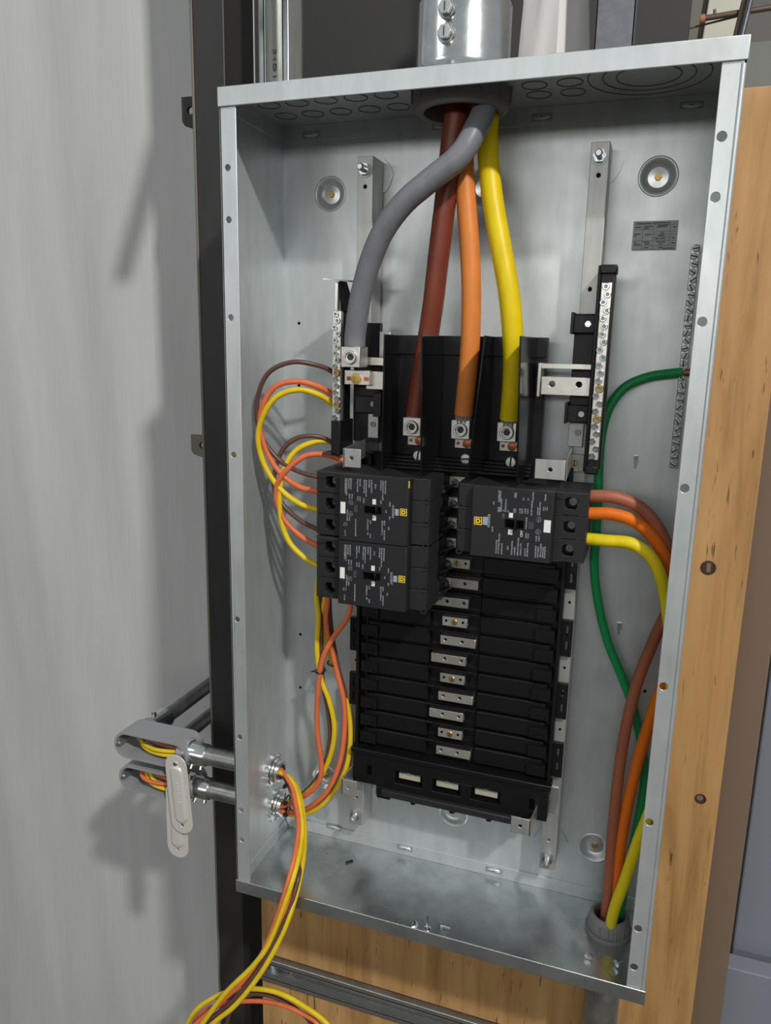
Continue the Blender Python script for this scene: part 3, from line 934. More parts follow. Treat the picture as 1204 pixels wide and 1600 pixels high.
def breaker(s, ztop, spec, dz, label):
    X = lambda dx: CX + s * dx
    hgt = 0.0752
    z0, z1 = ztop - hgt, ztop
    t = thing('circuit_breaker', label, 'circuit breaker', (X(.09), -.055, z0), 'three-pole breakers plugged on the bus')
    # case
    FI = .0365 if s < 0 else .0330
    prof = [(FI, -.056), (FI, -.1338), (FI + .0012, FY), (.1180, FY), (.1190, -.1338), (.1190, -.056)]
    MB().prism([(X(a), b) for a, b in prof], XY, z0, z1).build('case', M['breaker'], t, bevel=.0004)
    # three terminal blocks with openings
    ph = hgt / 3
    for k in range(3):
        a, b = z0 + k * ph + .0003, z0 + (k + 1) * ph - .0003
        zc = (a + b) / 2
        xs = sorted((X(.1190), X(.1515)))
        hx = X(.1345)
        blk = MB().plate(rect(xs[0], xs[1], a, b), [hexhole(hx, zc, .0060, .0066)], XZ, -.1225, -.104).build('terminal_block', M['breaker'], t, bevel=.0004)
        MB().box(xs[0], xs[1], -.104, -.056, a, b).build('block_body', M['breaker'], blk)
        MB().lathe((hx + .001, -.104, zc), (0, -1, 0), [(.0050, 0), (.0050, .004), (.0042, .005), (.0018, .005), (.0015, .003), (0, .003)], 14).build('terminal_screw', M['emt'], blk)
        if s > 0:
            MB().tube([(X(.119), -.1227, a), (X(.127), -.1227, a), (X(.1285), -.1228, zc - .0058), (X(.141), -.1228, zc - .0058), (X(.1425), -.1227, a), (X(.1505), -.1227, a + .001)], .00028, 5).build('seam_ridge', M['breaker_edge'], blk)
        # line end shoulder with plug-on finger
        xs = sorted((X(.0335), X(.0140)))
        sh = MB().prism([(X(FI), -.056), (X(FI), -.1240), (X(FI - .0005), -.1245), (X(.0165), -.1235), (X(.0140), -.1190), (X(.0125), -.056)], XY, a, b).build('line_end', M['breaker'], t, bevel=.0007)
        MB().lathe((X(.019), -.1235, a), (0, -1, 0), [(.0040, 0), (.0036, .0014), (.0024, .0014), (.002, .0002)], 12).build('boss', M['breaker'], sh)
        MB().box(min(X(.0335), X(.0165)), max(X(.0335), X(.0165)), -.1247, -.1240, b - .0008, b).build('ridge', M['breaker_edge'], sh)
        xs = sorted((X(.0130), X(.0085)))
        MB().box(xs[0], xs[1], -.088, -.056, zc - .009, zc - .0055).build('jaw', M['breaker'], sh, bevel=.0005)
        if s < 0:
            MB().hexa([(X(.013), -.082, zc - .0045), (X(.004), -.0560, zc - .0045), (X(.004), -.0535, zc - .0045), (X(.013), -.076, zc - .0045),
                       (X(.013), -.082, zc - .002), (X(.004), -.0560, zc - .002), (X(.004), -.0535, zc - .002), (X(.013), -.076, zc - .002)]).build('plug_finger', M['emt'], sh)
    MB().box(min(X(.1505), X(.0345)), max(X(.1505), X(.0345)), FY + .004, FY + .005, z1 - .0002, z1 + .0004).build('top_seam', M['breaker_edge'], t)
    ox, oy = spec['o']
    def P(cx, cy, off):
        q = at(ox + cx / 7.525, oy + cy / 7.525, FY)
        return Vector((q.x, FY - off, q.z + dz))
    def pq(mb, x0, x1, y0, y1, off, th=.00008):
        a, b = P(x0, y0, off), P(x1, y1, off)
        mb.box(a.x, b.x, FY - off - th, FY - off + th, b.z, a.z)
    ln = MB()
    for cx, y0, y1 in spec['lines']:
        a, b = P(cx, y0, 0), P(cx, y1, 0)
        # each line is a run of short word-like blocks
        z = a.z
        rnd = random.Random(int(cx * 7 + y0))
        while z > b.z + .0002:
            l = min(rnd.uniform(.0009, .0024), z - b.z)
            ln.box(a.x - .00075, a.x + .00075, FY - .0002, FY, z - l, z)
            z -= l + .00035
    ln.build('small_print', M['print'], t, smooth=None)
    m = MB()
    cx, y0, y1 = spec['bold']
    a, b = P(cx, y0, 0), P(cx, y1, 0)
    for k in range(7):
        zz = a.z + (b.z - a.z) * k / 7
        m.box(a.x - .0013, a.x + .0013, FY - .0002, FY, zz + (b.z - a.z) / 7 * .78, zz)
    m.build('catalogue_print', M['print'], t, smooth=None)
    m = MB()
    pq(m, *spec['blue'], .0001)
    m.build('blue_print', M['blue_print'], t, smooth=None)
    m = MB()
    pq(m, *spec['label'], .0001)
    m.build('white_label', M['white'], t, smooth=None)
    m = MB()
    for k in spec['marks']:
        pq(m, *k, .0001)
    m.build('handle_mark', M['white'], t, smooth=None)
    m = MB()
    for rx, ry in spec['rings']:
        q = P(rx, ry, 0)
        m.lathe((q.x, FY, q.z), (0, -1, 0), [(.0022, 0), (.0022, .0002), (.0027, .0002), (.0027, 0)], 18)
        m.box(q.x - .0010, q.x + .0010, FY - .0002, FY, q.z - .0004, q.z + .0004)
        m.box(q.x - .0004, q.x + .0004, FY - .0002, FY, q.z - .0013, q.z + .0013)
    m.build('approval_mark', M['print'], t, smooth=None)
    m = MB()
    x0, x1, y0, y1 = spec['square']
    for e in ((x0, x1, y0, y0 + 7), (x0, x1, y1 - 7, y1), (x0, x0 + 7, y0, y1), (x1 - 7, x1, y0, y1), (x0 + 16, x1 - 16, y0 + 16, y1 - 16)):
        pq(m, *e, .0001)
    m.build('code_square', M['print'], t, smooth=None)
    # emblem: square frame around a D-like ring
    a, b = P(spec['logo'][0], spec['logo'][2], 0), P(spec['logo'][1], spec['logo'][3], 0)
    cx, cz, hw = (a.x + b.x) / 2, (a.z + b.z) / 2, (b.x - a.x) / 2
    em = MB().plate(rect(cx - hw, cx + hw, cz - hw, cz + hw), [rect(cx - hw * .78, cx + hw * .78, cz - hw * .78, cz + hw * .78)], XZ, FY - .0002, FY)
    def dee(r):
        return [(cx - r, cz - r), (cx + r * .35, cz - r), (cx + r, cz - r * .45), (cx + r, cz + r * .45), (cx + r * .35, cz + r), (cx - r, cz + r)]
    em.plate(dee(hw * .60), [dee(hw * .26)], XZ, FY - .0002, FY)
    em.build('emblem', M['yellow_print'], t, smooth=None)
    # handle in its recess
    x0, x1, y0, y1 = spec['recess']
    a, b = P(x0, y0, 0), P(x1, y1, 0)
    rec = MB().plate(rect(a.x - .0006, b.x + .0006, b.z - .0006, a.z + .0006), [rect(a.x, b.x, b.z, a.z)], XZ, FY - .0009, FY).build('handle_recess', M['breaker'], t)
    MB().box(a.x, b.x, FY - .0002, FY, b.z, a.z).build('recess_floor', M['hole'], rec)
    x0, x1, y0, y1 = spec['toggle']
    a, b = P(x0, y0, 0), P(x1, y1, 0)
    MB().hexa([(a.x, FY, b.z), (b.x, FY, b.z), (b.x, FY, a.z), (a.x, FY, a.z), (a.x + .0012, FY - .0065, b.z + .0005), (b.x - .0012, FY - .0065, b.z + .0005), (b.x - .0012, FY - .0065, a.z - .0005), (a.x + .0012, FY - .0065, a.z - .0005)]).build('handle', M['black'], t, bevel=.0006)
    m = MB()
    pq(m, *spec['button'], .0002, .0003)
    m.build('test_button', M['breaker_edge'], t)
    wx, wy, wy2 = spec['word']
    if s > 0:
        q = P(wx, wy, .0001)
        text_mesh('OFF', .0040, 'off_word', M['white'], t, q, (math.radians(90), math.radians(-90), 0), .0001)
        q = P(498, 424, .0001)
        text_mesh('ON', .0030, 'on_word', M['print'], t, q, (math.radians(90), math.radians(-90), 0), .0001)
    return t
breaker(-1, .5632, LEFT, 0, 'upper left black breaker, the one with a thin yellow line at its edge')
lb2 = breaker(-1, .4868, LEFT, -.0764, 'lower left black breaker directly beneath the other left one')
breaker(1, .5615, RIGHT, 0, 'black breaker on the right with thick brown, orange and yellow cables leaving it')
for o in list(COL.objects):
    if o.name == 'circuit_breaker':
        q = at(638.5, 752, FY)
        q2 = at(638.5, 763, FY)
        q.x = CX - .0367
        MB().box(q.x - .0004, q.x + .0004, FY - .0003, FY + .002, q2.z, q.z).build('yellow_line', M['yellow_print'], o)

# ------------------------------------------------------------------ cables
def cable(name, label, cat, mt, r, pts, group=None, n=14, strip=None):
    p = spline([at(*q) if not isinstance(q, Vector) else q for q in pts], 8)
    t = None
    if strip:
        t = thing(name, label, cat, p[-1], group)
        MB().tube(p, r, n).build('insulation', mt, t, smooth=60)
        e = p[-1]
        d = (p[-1] - p[-3]).normalized()
        a, u, w_ = frame_of(d)
        for k in range(12):
            an = 2 * math.pi * k / 12
            c0 = e + (u * math.cos(an) + w_ * math.sin(an)) * r * .72
            MB().cyl(c0 - d * .003, c0 + d * strip, r * .17, n=6).build('bare_strand', M['alu'], t)
        return t
    o = MB().tube(p, r, n).build(name, mt, None, smooth=60)
    return tag(o, label, cat, group)
FG = 'thick feeder cables from the top conduit'
up = lambda dx, dy: Vector((BX + dx, BY + dy, H + .04))
cable('feeder_cable', 'thick grey cable curving left from the top bushing to the neutral lug', 'cable', M['c_grey'], .0122,
      [up(.022, -.004), (757, 160, -.086), (741, 205, -.104), (716, 245, -.112), (670, 283, -.114), (630, 318, -.112), (598, 362, -.106), (576, 415, -.098), (562, 470, -.090), (555, 520, -.084), (554, 541, -.083)], FG, 20, .012)
cable('feeder_cable', 'thick brown cable hanging from the top bushing to the left lug', 'cable', M['c_brown'], .0117,
      [up(-.012, .0), (712, 165, -.080), (705, 230, -.078), (696, 310, -.076), (685, 400, -.074), (677, 470, -.072), (668, 530, -.069), (656, 600, -.067), (649, 650, -.067)], FG, 20, .008)
cable('feeder_cable', 'thick pale orange cable hanging to the middle lug', 'cable', M['c_orange'], .0107,
      [up(.002, .020), (727, 172, -.052), (724, 230, -.060), (727, 300, -.072), (733, 380, -.078), (736, 450, -.080), (735, 520, -.079), (731, 580, -.077), (724, 648, -.072)], FG, 20, .010)
cable('feeder_cable', 'thick glossy yellow cable hanging to the right lug', 'cable', M['c_yellow'], .0112,
      [up(.021, .018), (764, 165, -.058), (761, 220, -.066), (769, 310, -.078), (783, 390, -.086), (795, 460, -.089), (801, 530, -.086), (801, 590, -.080), (796, 655, -.073)], FG, 20, .010)
RG = 'cables from the right breaker to the bottom bushing'
dn = lambda dx, dy: Vector((GX + dx, GY + dy, -.05))
def xyz(x, y, z):
    return Vector((x, y, z))
cable('load_cable', 'reddish brown cable arching right from the right breaker and down to the bottom bushing', 'cable', M['c_brown2'], .0066,
      [(912, 777, -.092), (928, 775, -.094), (965, 778, -.093), (1005, 797, -.088), (1035, 838, -.080), (1052, 890, -.068), (1043, 950, -.055), (1021, 1000, -.045), (994, 1070, -.038), (975, 1150, -.036), (963, 1235, -.038), (955, 1320, -.042), (949, 1400, -.047), dn(-.006, .004)], RG, 16)
cable('load_cable', 'bright orange cable arching right from the middle of the right breaker', 'cable', M['c_orange2'], .0066,
      [(905, 802, -.095), (920, 802, -.095), (955, 803, -.094), (990, 814, -.092), (1018, 838, -.088), (1040, 875, -.082), (1055, 940, -.070), (1048, 1030, -.055), (1022, 1105, -.044), (1003, 1165, -.040), (986, 1230, -.038), (974, 1290, -.040), (966, 1350, -.044), (960, 1410, -.046), dn(.004, .006)], RG, 16)
cable('load_cable', 'bright yellow cable arching right from the bottom of the right breaker', 'cable', M['c_yellow2'], .0066,
      [(903, 841, -.095), (918, 842, -.096), (950, 845, -.099), (985, 849, -.101), (1012, 866, -.101), (1030, 896, -.098), (1042, 950, -.090), (1050, 1050, -.078), (1040, 1150, -.068), (1020, 1250, -.062), (996, 1315, -.060), (976, 1375, -.062), (957, 1430, -.064), dn(-.002, -.009)], RG, 16)
cable('ground_cable', 'green grounding cable looping from the ground bar down to the bottom bushing', 'cable', M['c_green'], .0052,
      [(1066, 582, -.010), (1052, 583, -.010), (1012, 589, -.013), (975, 606, -.018), (950, 640, -.022), (938, 690, -.024), (934, 760, -.026), (931, 830, -.026), (928, 880, -.024), (933, 935, -.021), (948, 1000, -.018), (972, 1060, -.017), (988, 1105, -.017), (1001, 1160, -.018), (1006, 1210, -.020), (1001, 1260, -.024), (988, 1325, -.032), (974, 1390, -.038), dn(.010, .001)], None, 14)
q = at(1070, 582, -.010)
tag(MB().cyl(q - Vector((.002, 0, 0)), q + Vector((.005, 0, 0)), .0040, n=12).build('copper_end', M['copper']), 'bare copper end of the green cable at the ground bar', 'copper wire')

BG = 'thin branch wires of the left breakers'
def wire(label, mt, r, pts, g=BG, name='branch_wire'):
    return cable(name, label, 'wire', M[mt], r, pts, g, 9)
RW = .0035
wire('thin brown wire making the widest loop beside the neutral bar, to the top left terminal', 'w_brown', .0029,
     [(540, 605, -.055), (519, 581, -.062), (492, 570, -.075), (455, 566, -.088), (420, 582, -.095), (403, 618, -.097), (402, 660, -.097), (414, 692, -.095), (440, 722, -.092), (470, 738, -.09), (500, 746, -.09)])
wire('thin orange wire looping just inside the brown loop to the second left terminal', 'w_orange', RW,
     [(540, 640, -.055), (519, 617, -.062), (495, 603, -.075), (462, 596, -.088), (430, 604, -.095), (411, 632, -.098), (406, 664, -.098), (415, 702, -.096), (436, 737, -.093), (466, 760, -.09), (500, 769, -.09)])
wire('thin yellow wire of the upper loops, to the third left terminal', 'w_yellow', RW,
     [(540, 655, -.055), (521, 633, -.064), (498, 617, -.077), (465, 609, -.090), (432, 620, -.097), (412, 647, -.100), (403, 682, -.100), (411, 722, -.097), (434, 760, -.094), (466, 786, -.092), (500, 798, -.09)])
wire('thin brown wire of the lower loops, to the fourth left terminal', 'w_brown', .0029,
     [(545, 712, -.055), (520, 692, -.065), (495, 682, -.075), (465, 684, -.085), (442, 702, -.09), (430, 733, -.092), (428, 762, -.092), (443, 790, -.091), (470, 814, -.09), (500, 829, -.09)])
wire('thin orange wire of the lower loops, to the fifth left terminal', 'w_orange', RW,
     [(556, 728, -.060), (530, 717, -.070), (505, 710, -.080), (478, 712, -.088), (452, 730, -.093), (434, 755, -.095), (432, 782, -.094), (444, 812, -.092), (470, 838, -.09), (500, 855, -.09)])
wire('thin yellow wire of the lower loops, hanging furthest down to the sixth left terminal', 'w_yellow', RW,
     [(540, 700, -.055), (508, 689, -.068), (480, 694, -.078), (458, 708, -.086), (443, 735, -.091), (437, 772, -.093), (439, 812, -.093), (452, 847, -.092), (475, 871, -.09), (500, 886, -.09)])
NZ1, NZ2 = NIP[0], NIP[1]
wire('thin yellow wire dropping from the left breakers through the nearer cable tie', 'w_yellow', RW,
     [(512, 860, -.045), (499, 900, -.056), (494, 930, -.060), (497, 966, -.062), (495, 1015, -.064), (501, 1060, -.064), (514, 1095, -.062), (522, 1137, -.060), (516, 1180, -.058), (496, 1221, -.052), (466, 1248, -.046), xyz(.010, -.038, .066), xyz(-.03, -.040, .064)])
wire('thin yellow wire dropping closest to the black chassis', 'w_yellow', RW,
     [(508, 900, -.055), (508, 931, -.055), (502, 966, -.054), (508, 997, -.052), (518, 1032, -.050), (531, 1067, -.048), (544, 1110, -.047), (547, 1155, -.048), (541, 1197, -.05), (524, 1233, -.05), (497, 1262, -.048), (466, 1273, -.046), xyz(.010, -.043, .055), xyz(-.03, -.041, .057)])
wire('thin orange wire crossing leftward over the dropping bundle', 'w_orange', RW,
     [(548, 900, -.060), (548, 941, -.060), (541, 968, -.064), (520, 997, -.068), (503, 1032, -.070), (496, 1085, -.068), (495, 1137, -.064), (502, 1200, -.060), (492, 1230, -.056), (465, 1249, -.052), xyz(.010, -.046, .064), xyz(-.03, -.045, .063)])
wire('thin orange wire swinging right below the farther cable tie', 'w_orange', RW,
     [(512, 900, -.058), (512, 934, -.058), (509, 973, -.060), (518, 1015, -.057), (526, 1050, -.055), (537, 1095, -.053), (538, 1140, -.053), (531, 1190, -.055), (513, 1233, -.056), (488, 1258, -.054), (464, 1268, -.050), xyz(.010, -.046, .057), xyz(-.03, -.045, .058)])
wire('thin brown wire dropping between the yellow wires to the lower conduit', 'w_brown', .0028,
     [(503, 900, -.052), (501, 945, -.055), (502, 1001, -.060), (504, 1064, -.060), (512, 1113, -.058), (515, 1150, -.057), (508, 1190, -.056), (490, 1222, -.05), (466, 1245, -.042), xyz(.010, -.036, .061), xyz(-.03, -.037, .061)])
wire('second thin brown wire dropping behind the farther cable tie', 'w_brown', .0028,
     [(515, 900, -.050), (515, 950, -.050), (520, 1000, -.048), (529, 1045, -.048), (540, 1090, -.047), (543, 1140, -.048), (536, 1192, -.05), (518, 1232, -.05), (492, 1260, -.046), (466, 1269, -.043), xyz(.010, -.041, .053), xyz(-.03, -.041, .054)])

HG = 'loose wires hanging out of the box'
def hang(label, mt, r, pts):
    s = [xyz(-.04, NZ1[0], NZ1[1]), xyz(.006, NZ1[0] + (random.random() - .5) * .008, NZ1[1] + (random.random() - .5) * .008)]
    return wire(label, mt, r, s + pts, HG, 'hanging_wire')
hang('outermost orange wire of the bundle hanging over the lower box lip', 'w_orange', .0032,
     [(452, 1222, -.058), (461, 1250, -.075), (466, 1300, -.105), (452, 1370, -.150), (420, 1467, -.170), (387, 1524, -.180), (345, 1566, -.185), (306, 1600, -.188), (270, 1640, -.19)])
hang('yellow wire beside the outer orange one in the hanging bundle', 'w_yellow', .0033,
     [(455, 1220, -.055), (467, 1250, -.073), (472, 1305, -.105), (458, 1372, -.152), (424, 1466, -.172), (396, 1508, -.180), (352, 1552, -.187), (316, 1600, -.19), (290, 1640, -.19)])
hang('yellow wire on the right edge of the hanging bundle', 'w_yellow', .0033,
     [(455, 1218, -.050), (470, 1250, -.065), (476, 1305, -.095), (471, 1360, -.135), (456, 1420, -.162), (435, 1472, -.174), (405, 1524, -.183), (368, 1570, -.188), (331, 1601, -.19), (300, 1640, -.19)])
hang('brown wire showing between the yellow wires of the hanging bundle', 'w_brown', .0030,
     [(450, 1224, -.052), (465, 1260, -.068), (473, 1320, -.100), (466, 1372, -.145), (445, 1440, -.168), (410, 1506, -.178), (365, 1562, -.183), (320, 1600, -.185), (290, 1640, -.19)])
hang('inner orange wire half hidden in the hanging bundle', 'w_orange', .0030,
     [(450, 1226, -.050), (462, 1265, -.066), (470, 1330, -.105), (459, 1392, -.152), (432, 1450, -.167), (400, 1503, -.175), (352, 1556, -.180), (312, 1600, -.183), (285, 1640, -.19)])
wire('yellow wire curling in an arch at the bottom left', 'w_yellow', .0033,
     [(285, 1640, -.17), (293, 1600, -.17), (312, 1573, -.17), (352, 1551, -.165), (397, 1545, -.16), (440, 1553, -.16), (484, 1578, -.165), (512, 1601, -.17), (540, 1640, -.17)], HG, 'hanging_wire')
wire('orange wire curling under the yellow arch at the bottom left', 'w_orange', .0030,
     [(290, 1640, -.165), (308, 1590, -.165), (343, 1570, -.16), (397, 1564, -.155), (440, 1570, -.155), (476, 1586, -.16), (498, 1602, -.165), (520, 1640, -.165)], HG, 'hanging_wire')
wire('faint brown wire curling between the two arches', 'w_brown', .0026,
     [(345, 1640, -.155), (362, 1575, -.155), (390, 1555, -.152), (425, 1557, -.15), (462, 1576, -.152), (488, 1602, -.155), (505, 1640, -.16)], HG, 'hanging_wire')

# cable ties
def tie(label, u, v, y, rx, d, tail):
    q = at(u, v, y)
    t = thing('cable_tie', label, 'cable tie', q, 'black cable ties on the thin wires')
    a, uu, ww = frame_of(d)
    prof = []
    n = 18
    ring_o = [q + (uu * math.cos(2 * math.pi * k / n) + ww * math.sin(2 * math.pi * k / n) * .75) * rx for k in range(n + 1)]
    MB().tube(ring_o, .0013, 6).build('band', M['tie'], t)
    hd = ring_o[0]
    MB().cyl(hd - Vector((0, .002, 0)), hd + Vector((0, .002, 0)), .0030, n=6).build('head', M['tie'], t)
    tp = at(*tail)
    MB().tube([hd, (hd + tp) / 2 + Vector((0, -.002, .001)), tp], .0009, 5).build('tail', M['tie'], t)
tie('black cable tie around the nearer dropping wires', 500, 1048, -.066, .0080, (0, 0, 1), (486, 1050, -.07))
tie('black cable tie around the farther dropping wires', 519, 1036, -.053, .0078, (.3, 0, 1), (526, 1028, -.045))
tie('black cable tie at the mouth of the upper left conduit', 452, 1224, -.055, .0085, (.6, -.2, -1), (442, 1232, -.07))
tie('black cable tie at the upper wires of the lower left conduit', 449, 1250, -.046, .0078, (1, 0, 0), (446, 1240, -.06))
tie('black cable tie with a long tail at the lower left conduit', 449, 1268, -.046, .0080, (1, 0, 0), (450, 1290, -.05))

# ------------------------------------------------------------------ conduit fittings
t = thing('conduit_connector', 'large shiny set-screw connector on the conduit above the box', 'conduit fitting', (BX, BY, H))
MB().lathe((BX, BY, H), (0, 0, 1), [(.040, 0), (.0525, 0), (.0525, .008), (.0490, .013), (.0480, .017), (.0480, .074), (.0470, .0765), (.040, .0765)], 48).build('sleeve', M['zinc'], t, smooth=30)
for z in (H + .0365, H + .0580):
    a = math.radians(-96)
    dx, dy = math.cos(a), math.sin(a)
    p0 = Vector((BX + .046 * dx, BY + .046 * dy, z))
    MB().cyl(p0, p0 + Vector((dx, dy, 0)) * .004, .0096, .0086, 20).build('screw_boss', M['zinc'], t)
    s = MB().cyl(p0 + Vector((dx, dy, 0)) * .005, p0 + Vector((dx, dy, 0)) * .0095, .0072, n=6).build('set_screw', M['steel'], t, smooth=None, bevel=.0006)
    c0 = p0 + Vector((dx, dy, 0)) * .0095
    MB().box(c0.x - .0006, c0.x + .0006, c0.y - .0004, c0.y + .001, z - .004, z + .004).build('screw_slot', M['gap'], s)
t = tag(MB().lathe((BX, BY, H), (0, 0, 1), [(.0400, .06), (.0445, .06), (.0445, .75), (.0400, .75)], 40, True).build('feeder_conduit', M['steel'], None, smooth=30),
        'wide metal conduit rising out of the top connector', 'conduit')
def bushing(name, label, x, y, z, sgn, ro, ri, h, ribs):
    t = thing(name, label, 'bushing', (x, y, z))
    MB().lathe((x, y, z), (0, 0, sgn), [(ri + .002, 0), (ro, 0), (ro, h * .62), (ro * .97, h * .80), (ro * .90, h * .96), (ro * .82, h), (ri, h * .94), (ri - .001, h * .7), (ri, 0)], 48).build('ring', M['bushing'], t, smooth=40)
    for k in range(ribs):
        a = 2 * math.pi * k / ribs
        c0 = Vector((x + ro * math.cos(a), y + ro * math.sin(a), z))
        MB().cyl(c0, c0 + Vector((0, 0, sgn * h * .66)), ro * .045, ro * .035, 8).build('rib', M['bushing'], t)
    return t
bushing('conduit_bushing', 'grey plastic bushing under the box top with four thick cables', BX, BY, H - T, -1, .0510, .0385, .0225, 14)
t = bushing('conduit_bushing', 'grey plastic bushing standing on the box floor at the right', GX, GY, T + .004, 1, .0245, .0185, .0200, 16)
MB().lathe((GX, GY, T), (0, 0, 1), [(.019, 0), (.0280, 0), (.0280, .004), (.019, .004)], 32).build('locknut', M['bushing'], t)
t = thing('load_conduit', 'grey conduit leaving the underside of the box at lower right', 'conduit', (GX, GY, -.5))
MB().lathe((GX, GY, -.55), (0, 0, 1), [(.0180, 0), (.0215, 0), (.0215, .548), (.0180, .548)], 32, True).build('tube', M['nipple'], t, smooth=30)
MB().lathe((GX, GY, -.042), (0, 0, 1), [(.0216, 0), (.0265, .002), (.0265, .038), (.0216, .041)], 32).build('coupling', M['nipple'], t, smooth=30)

LBX0, LBX1 = -.264, -.122
def left_run(i, y, z, words):
    """nipple, connector and elbow body on the left of the box"""
    g = 'conduit fittings left of the box'
    t = thing('conduit_nipple', words[0], 'conduit', (-.06, y, z - .014), g)
    MB().cyl((-.108, y, z), (.0125, y, z), .0132, n=24).build('tube', M['nipple'], t, smooth=40)
    MB().lathe((T, y, z), (1, 0, 0), [(.0128, 0), (.0205, 0), (.0205, .0032), (.0165, .0045), (.0165, .0075), (.0145, .0085), (.0145, .0135), (.0105, .0138)], 24).build('locknut', M['zinc'], t, smooth=30)
    for k in range(8):
        a = 2 * math.pi * k / 8
        c0 = Vector((T, y + .0205 * math.cos(a), z + .0205 * math.sin(a)))
        MB().cyl(c0, c0 + Vector((.0036, 0, 0)), .0034, n=8).build('locknut_tooth', M['zinc'], t)
    MB().lathe((-.136, y, z), (1, 0, 0), [(.0128, 0), (.0180, 0), (.0180, .006), (.0162, .008), (.0162, .030), (.0150, .033), (.0128, .033)], 28).build('connector_sleeve', M['zinc'], t, smooth=30)
    MB().cyl((-.112, y - .004, z - .0160), (-.112, y - .006, z - .0205), .0030, n=10).build('set_screw', M['zinc'], t)
    MB().cyl((-.124, y - .010, z - .013), (-.124, y - .014, z - .0175), .0030, n=10).build('set_screw', M['zinc'], t)
    # body
    yf, yb = y - .019, y + .026
    t = thing('conduit_elbow', words[1], 'conduit fitting', ((LBX0 + LBX1) / 2 - .02, y, z - .02), g)
    cx, half, r = -.1880, .0425, .0205
    MB().plate(stadium(cx, z, half, r, 14), [stadium(cx, z, half - .001, r - .0030, 14)], XZ, yf, yb - .006).build('rim_wall', M['fitting'], t, smooth=40, bevel=.0006)
    MB().plate(stadium(cx, z, half, r, 14), [circ(-.228, z, .0105, 18)], XZ, yb - .006, yb).build('rear_wall', M['fitting'], t, smooth=40, bevel=.002)
    MB().lathe((LBX1 - .024, y + .002, z), (1, 0, 0), [(.0150, 0), (.0195, .0), (.0185, .014), (.0175, .0165), (.0130, .0165)], 28).build('hub', M['fitting'], t, smooth=50)
    MB().cyl((-.2435, yf + .001, z + .0005), (-.2435, yb - .006, z + .0005), .0042, n=12).build('screw_post', M['steel'], t)
    MB().cyl((-.2435, yf - .0030, z + .0005), (-.2435, yf + .001, z + .0005), .0019, n=10).build('post_tip', M['zinc'], t)
    MB().lathe((-.228, yb, z), (0, 1, 0), [(.0185, -.002), (.0175, .010), (.0160, .012), (.0120, .012)], 28).build('rear_hub', M['fitting'], t, smooth=50)
    t = thing('rear_conduit', words[2], 'conduit', (-.228, .15, z - .012), g)
    MB().cyl((-.228, yb + .002, z), (-.228, .300, z), .0117, n=24).build('tube', M['emt'], t, smooth=40)
    MB().lathe((-.228, yb + .012, z), (0, 1, 0), [(.0118, 0), (.0172, .0), (.0172, .006), (.0158, .008), (.0158, .038), (.0118, .039)], 28).build('connector_sleeve', M['zinc'], t, smooth=30)
    MB().cyl((-.228, yb + .022, z + .013), (-.228, yb + .022, z + .0235), .0036, n=10).build('set_screw', M['zinc'], t)
left_run(0, NIP[0][0], NIP[0][1], ('upper grey conduit nipple entering the left side of the box', 'upper grey cast conduit body with its long opening uncovered', 'upper thin conduit running back from the grey fittings behind the column'))
left_run(1, NIP[1][0], NIP[1][1], ('lower grey conduit nipple entering the left side of the box', 'lower grey cast conduit body half hidden by the hanging cover plate', 'lower thin conduit running back from the grey fittings behind the column'))

def cover(label, p_top, p_bot, y, r):
    a, b = at(*p_top, y), at(*p_bot, y)
    c0 = (a + b) / 2
    d = a - b
    half = d.length / 2
    ang = math.atan2(d.x, d.z)
    def fn(p, q, t_):
        # p runs along the plate, q across it
        return (c0.x + p * math.sin(ang) + q * math.cos(ang), t_, c0.z + p * math.cos(ang) - q * math.sin(ang))
    t = thing('cover_plate', label, 'cover plate', (b.x, y, b.z - r), 'cover plates swung down from the conduit bodies')
    MB().plate(stadium(0, 0, half, r, 12), [circ(-half - r * .25, 0, .0024, 10)], fn, y - .0016, y).build('plate', M['cover'], t, smooth=40, bevel=.0006)
    # raised panel
    n = len(stadium(0, 0, 1, 1, 12))
    rings = []
    for rr, hh in ((r * .58, 0), (r * .54, .0014), (r * .46, .0024), (r * .30, .0026)):
        rings.append([fn(p, q, y - .0016 - hh) for p, q in stadium(0, 0, half - r * .52, rr, 12)])
    mb = MB()
    vs = [p for rg in rings for p in rg]
    fs = []
    for i in range(len(rings) - 1):
        for k in range(n):
            l = (k + 1) % n
            fs.append((i * n + k, i * n + l, (i + 1) * n + l, (i + 1) * n + k))
    fs.append(tuple(range((len(rings) - 1) * n, len(rings) * n)))
    mb.add(vs, fs).build('raised_panel', M['cover'], t, smooth=70)
    p = Vector(fn(half + r * .25, 0, y - .0016))
    MB().lathe(p, (0, -1, 0), [(.0034, 0), (.0032, .0014), (.0018, .0020), (0, .0020)], 14).build('pivot_screw', M['zinc'], t)
    k = MB()
    for i in range(7):
        a0 = fn(half * .42 - i * half * .11, r * .08, y - .0044)
        k.box(a0[0] - .0018, a0[0] + .0018, a0[1] - .0003, a0[1] + .0006, a0[2] - .0011, a0[2] + .0011)
    k.build('raised_lettering', M['cover'], t, smooth=None)
cover('beige-grey cover plate hanging in front from the upper conduit body', (275.5, 1197), (285, 1284), -.0690, .0182)
cover('beige-grey cover plate hanging lower, half behind the other one', (276, 1240), (278.5, 1322), -.0625, .0182)

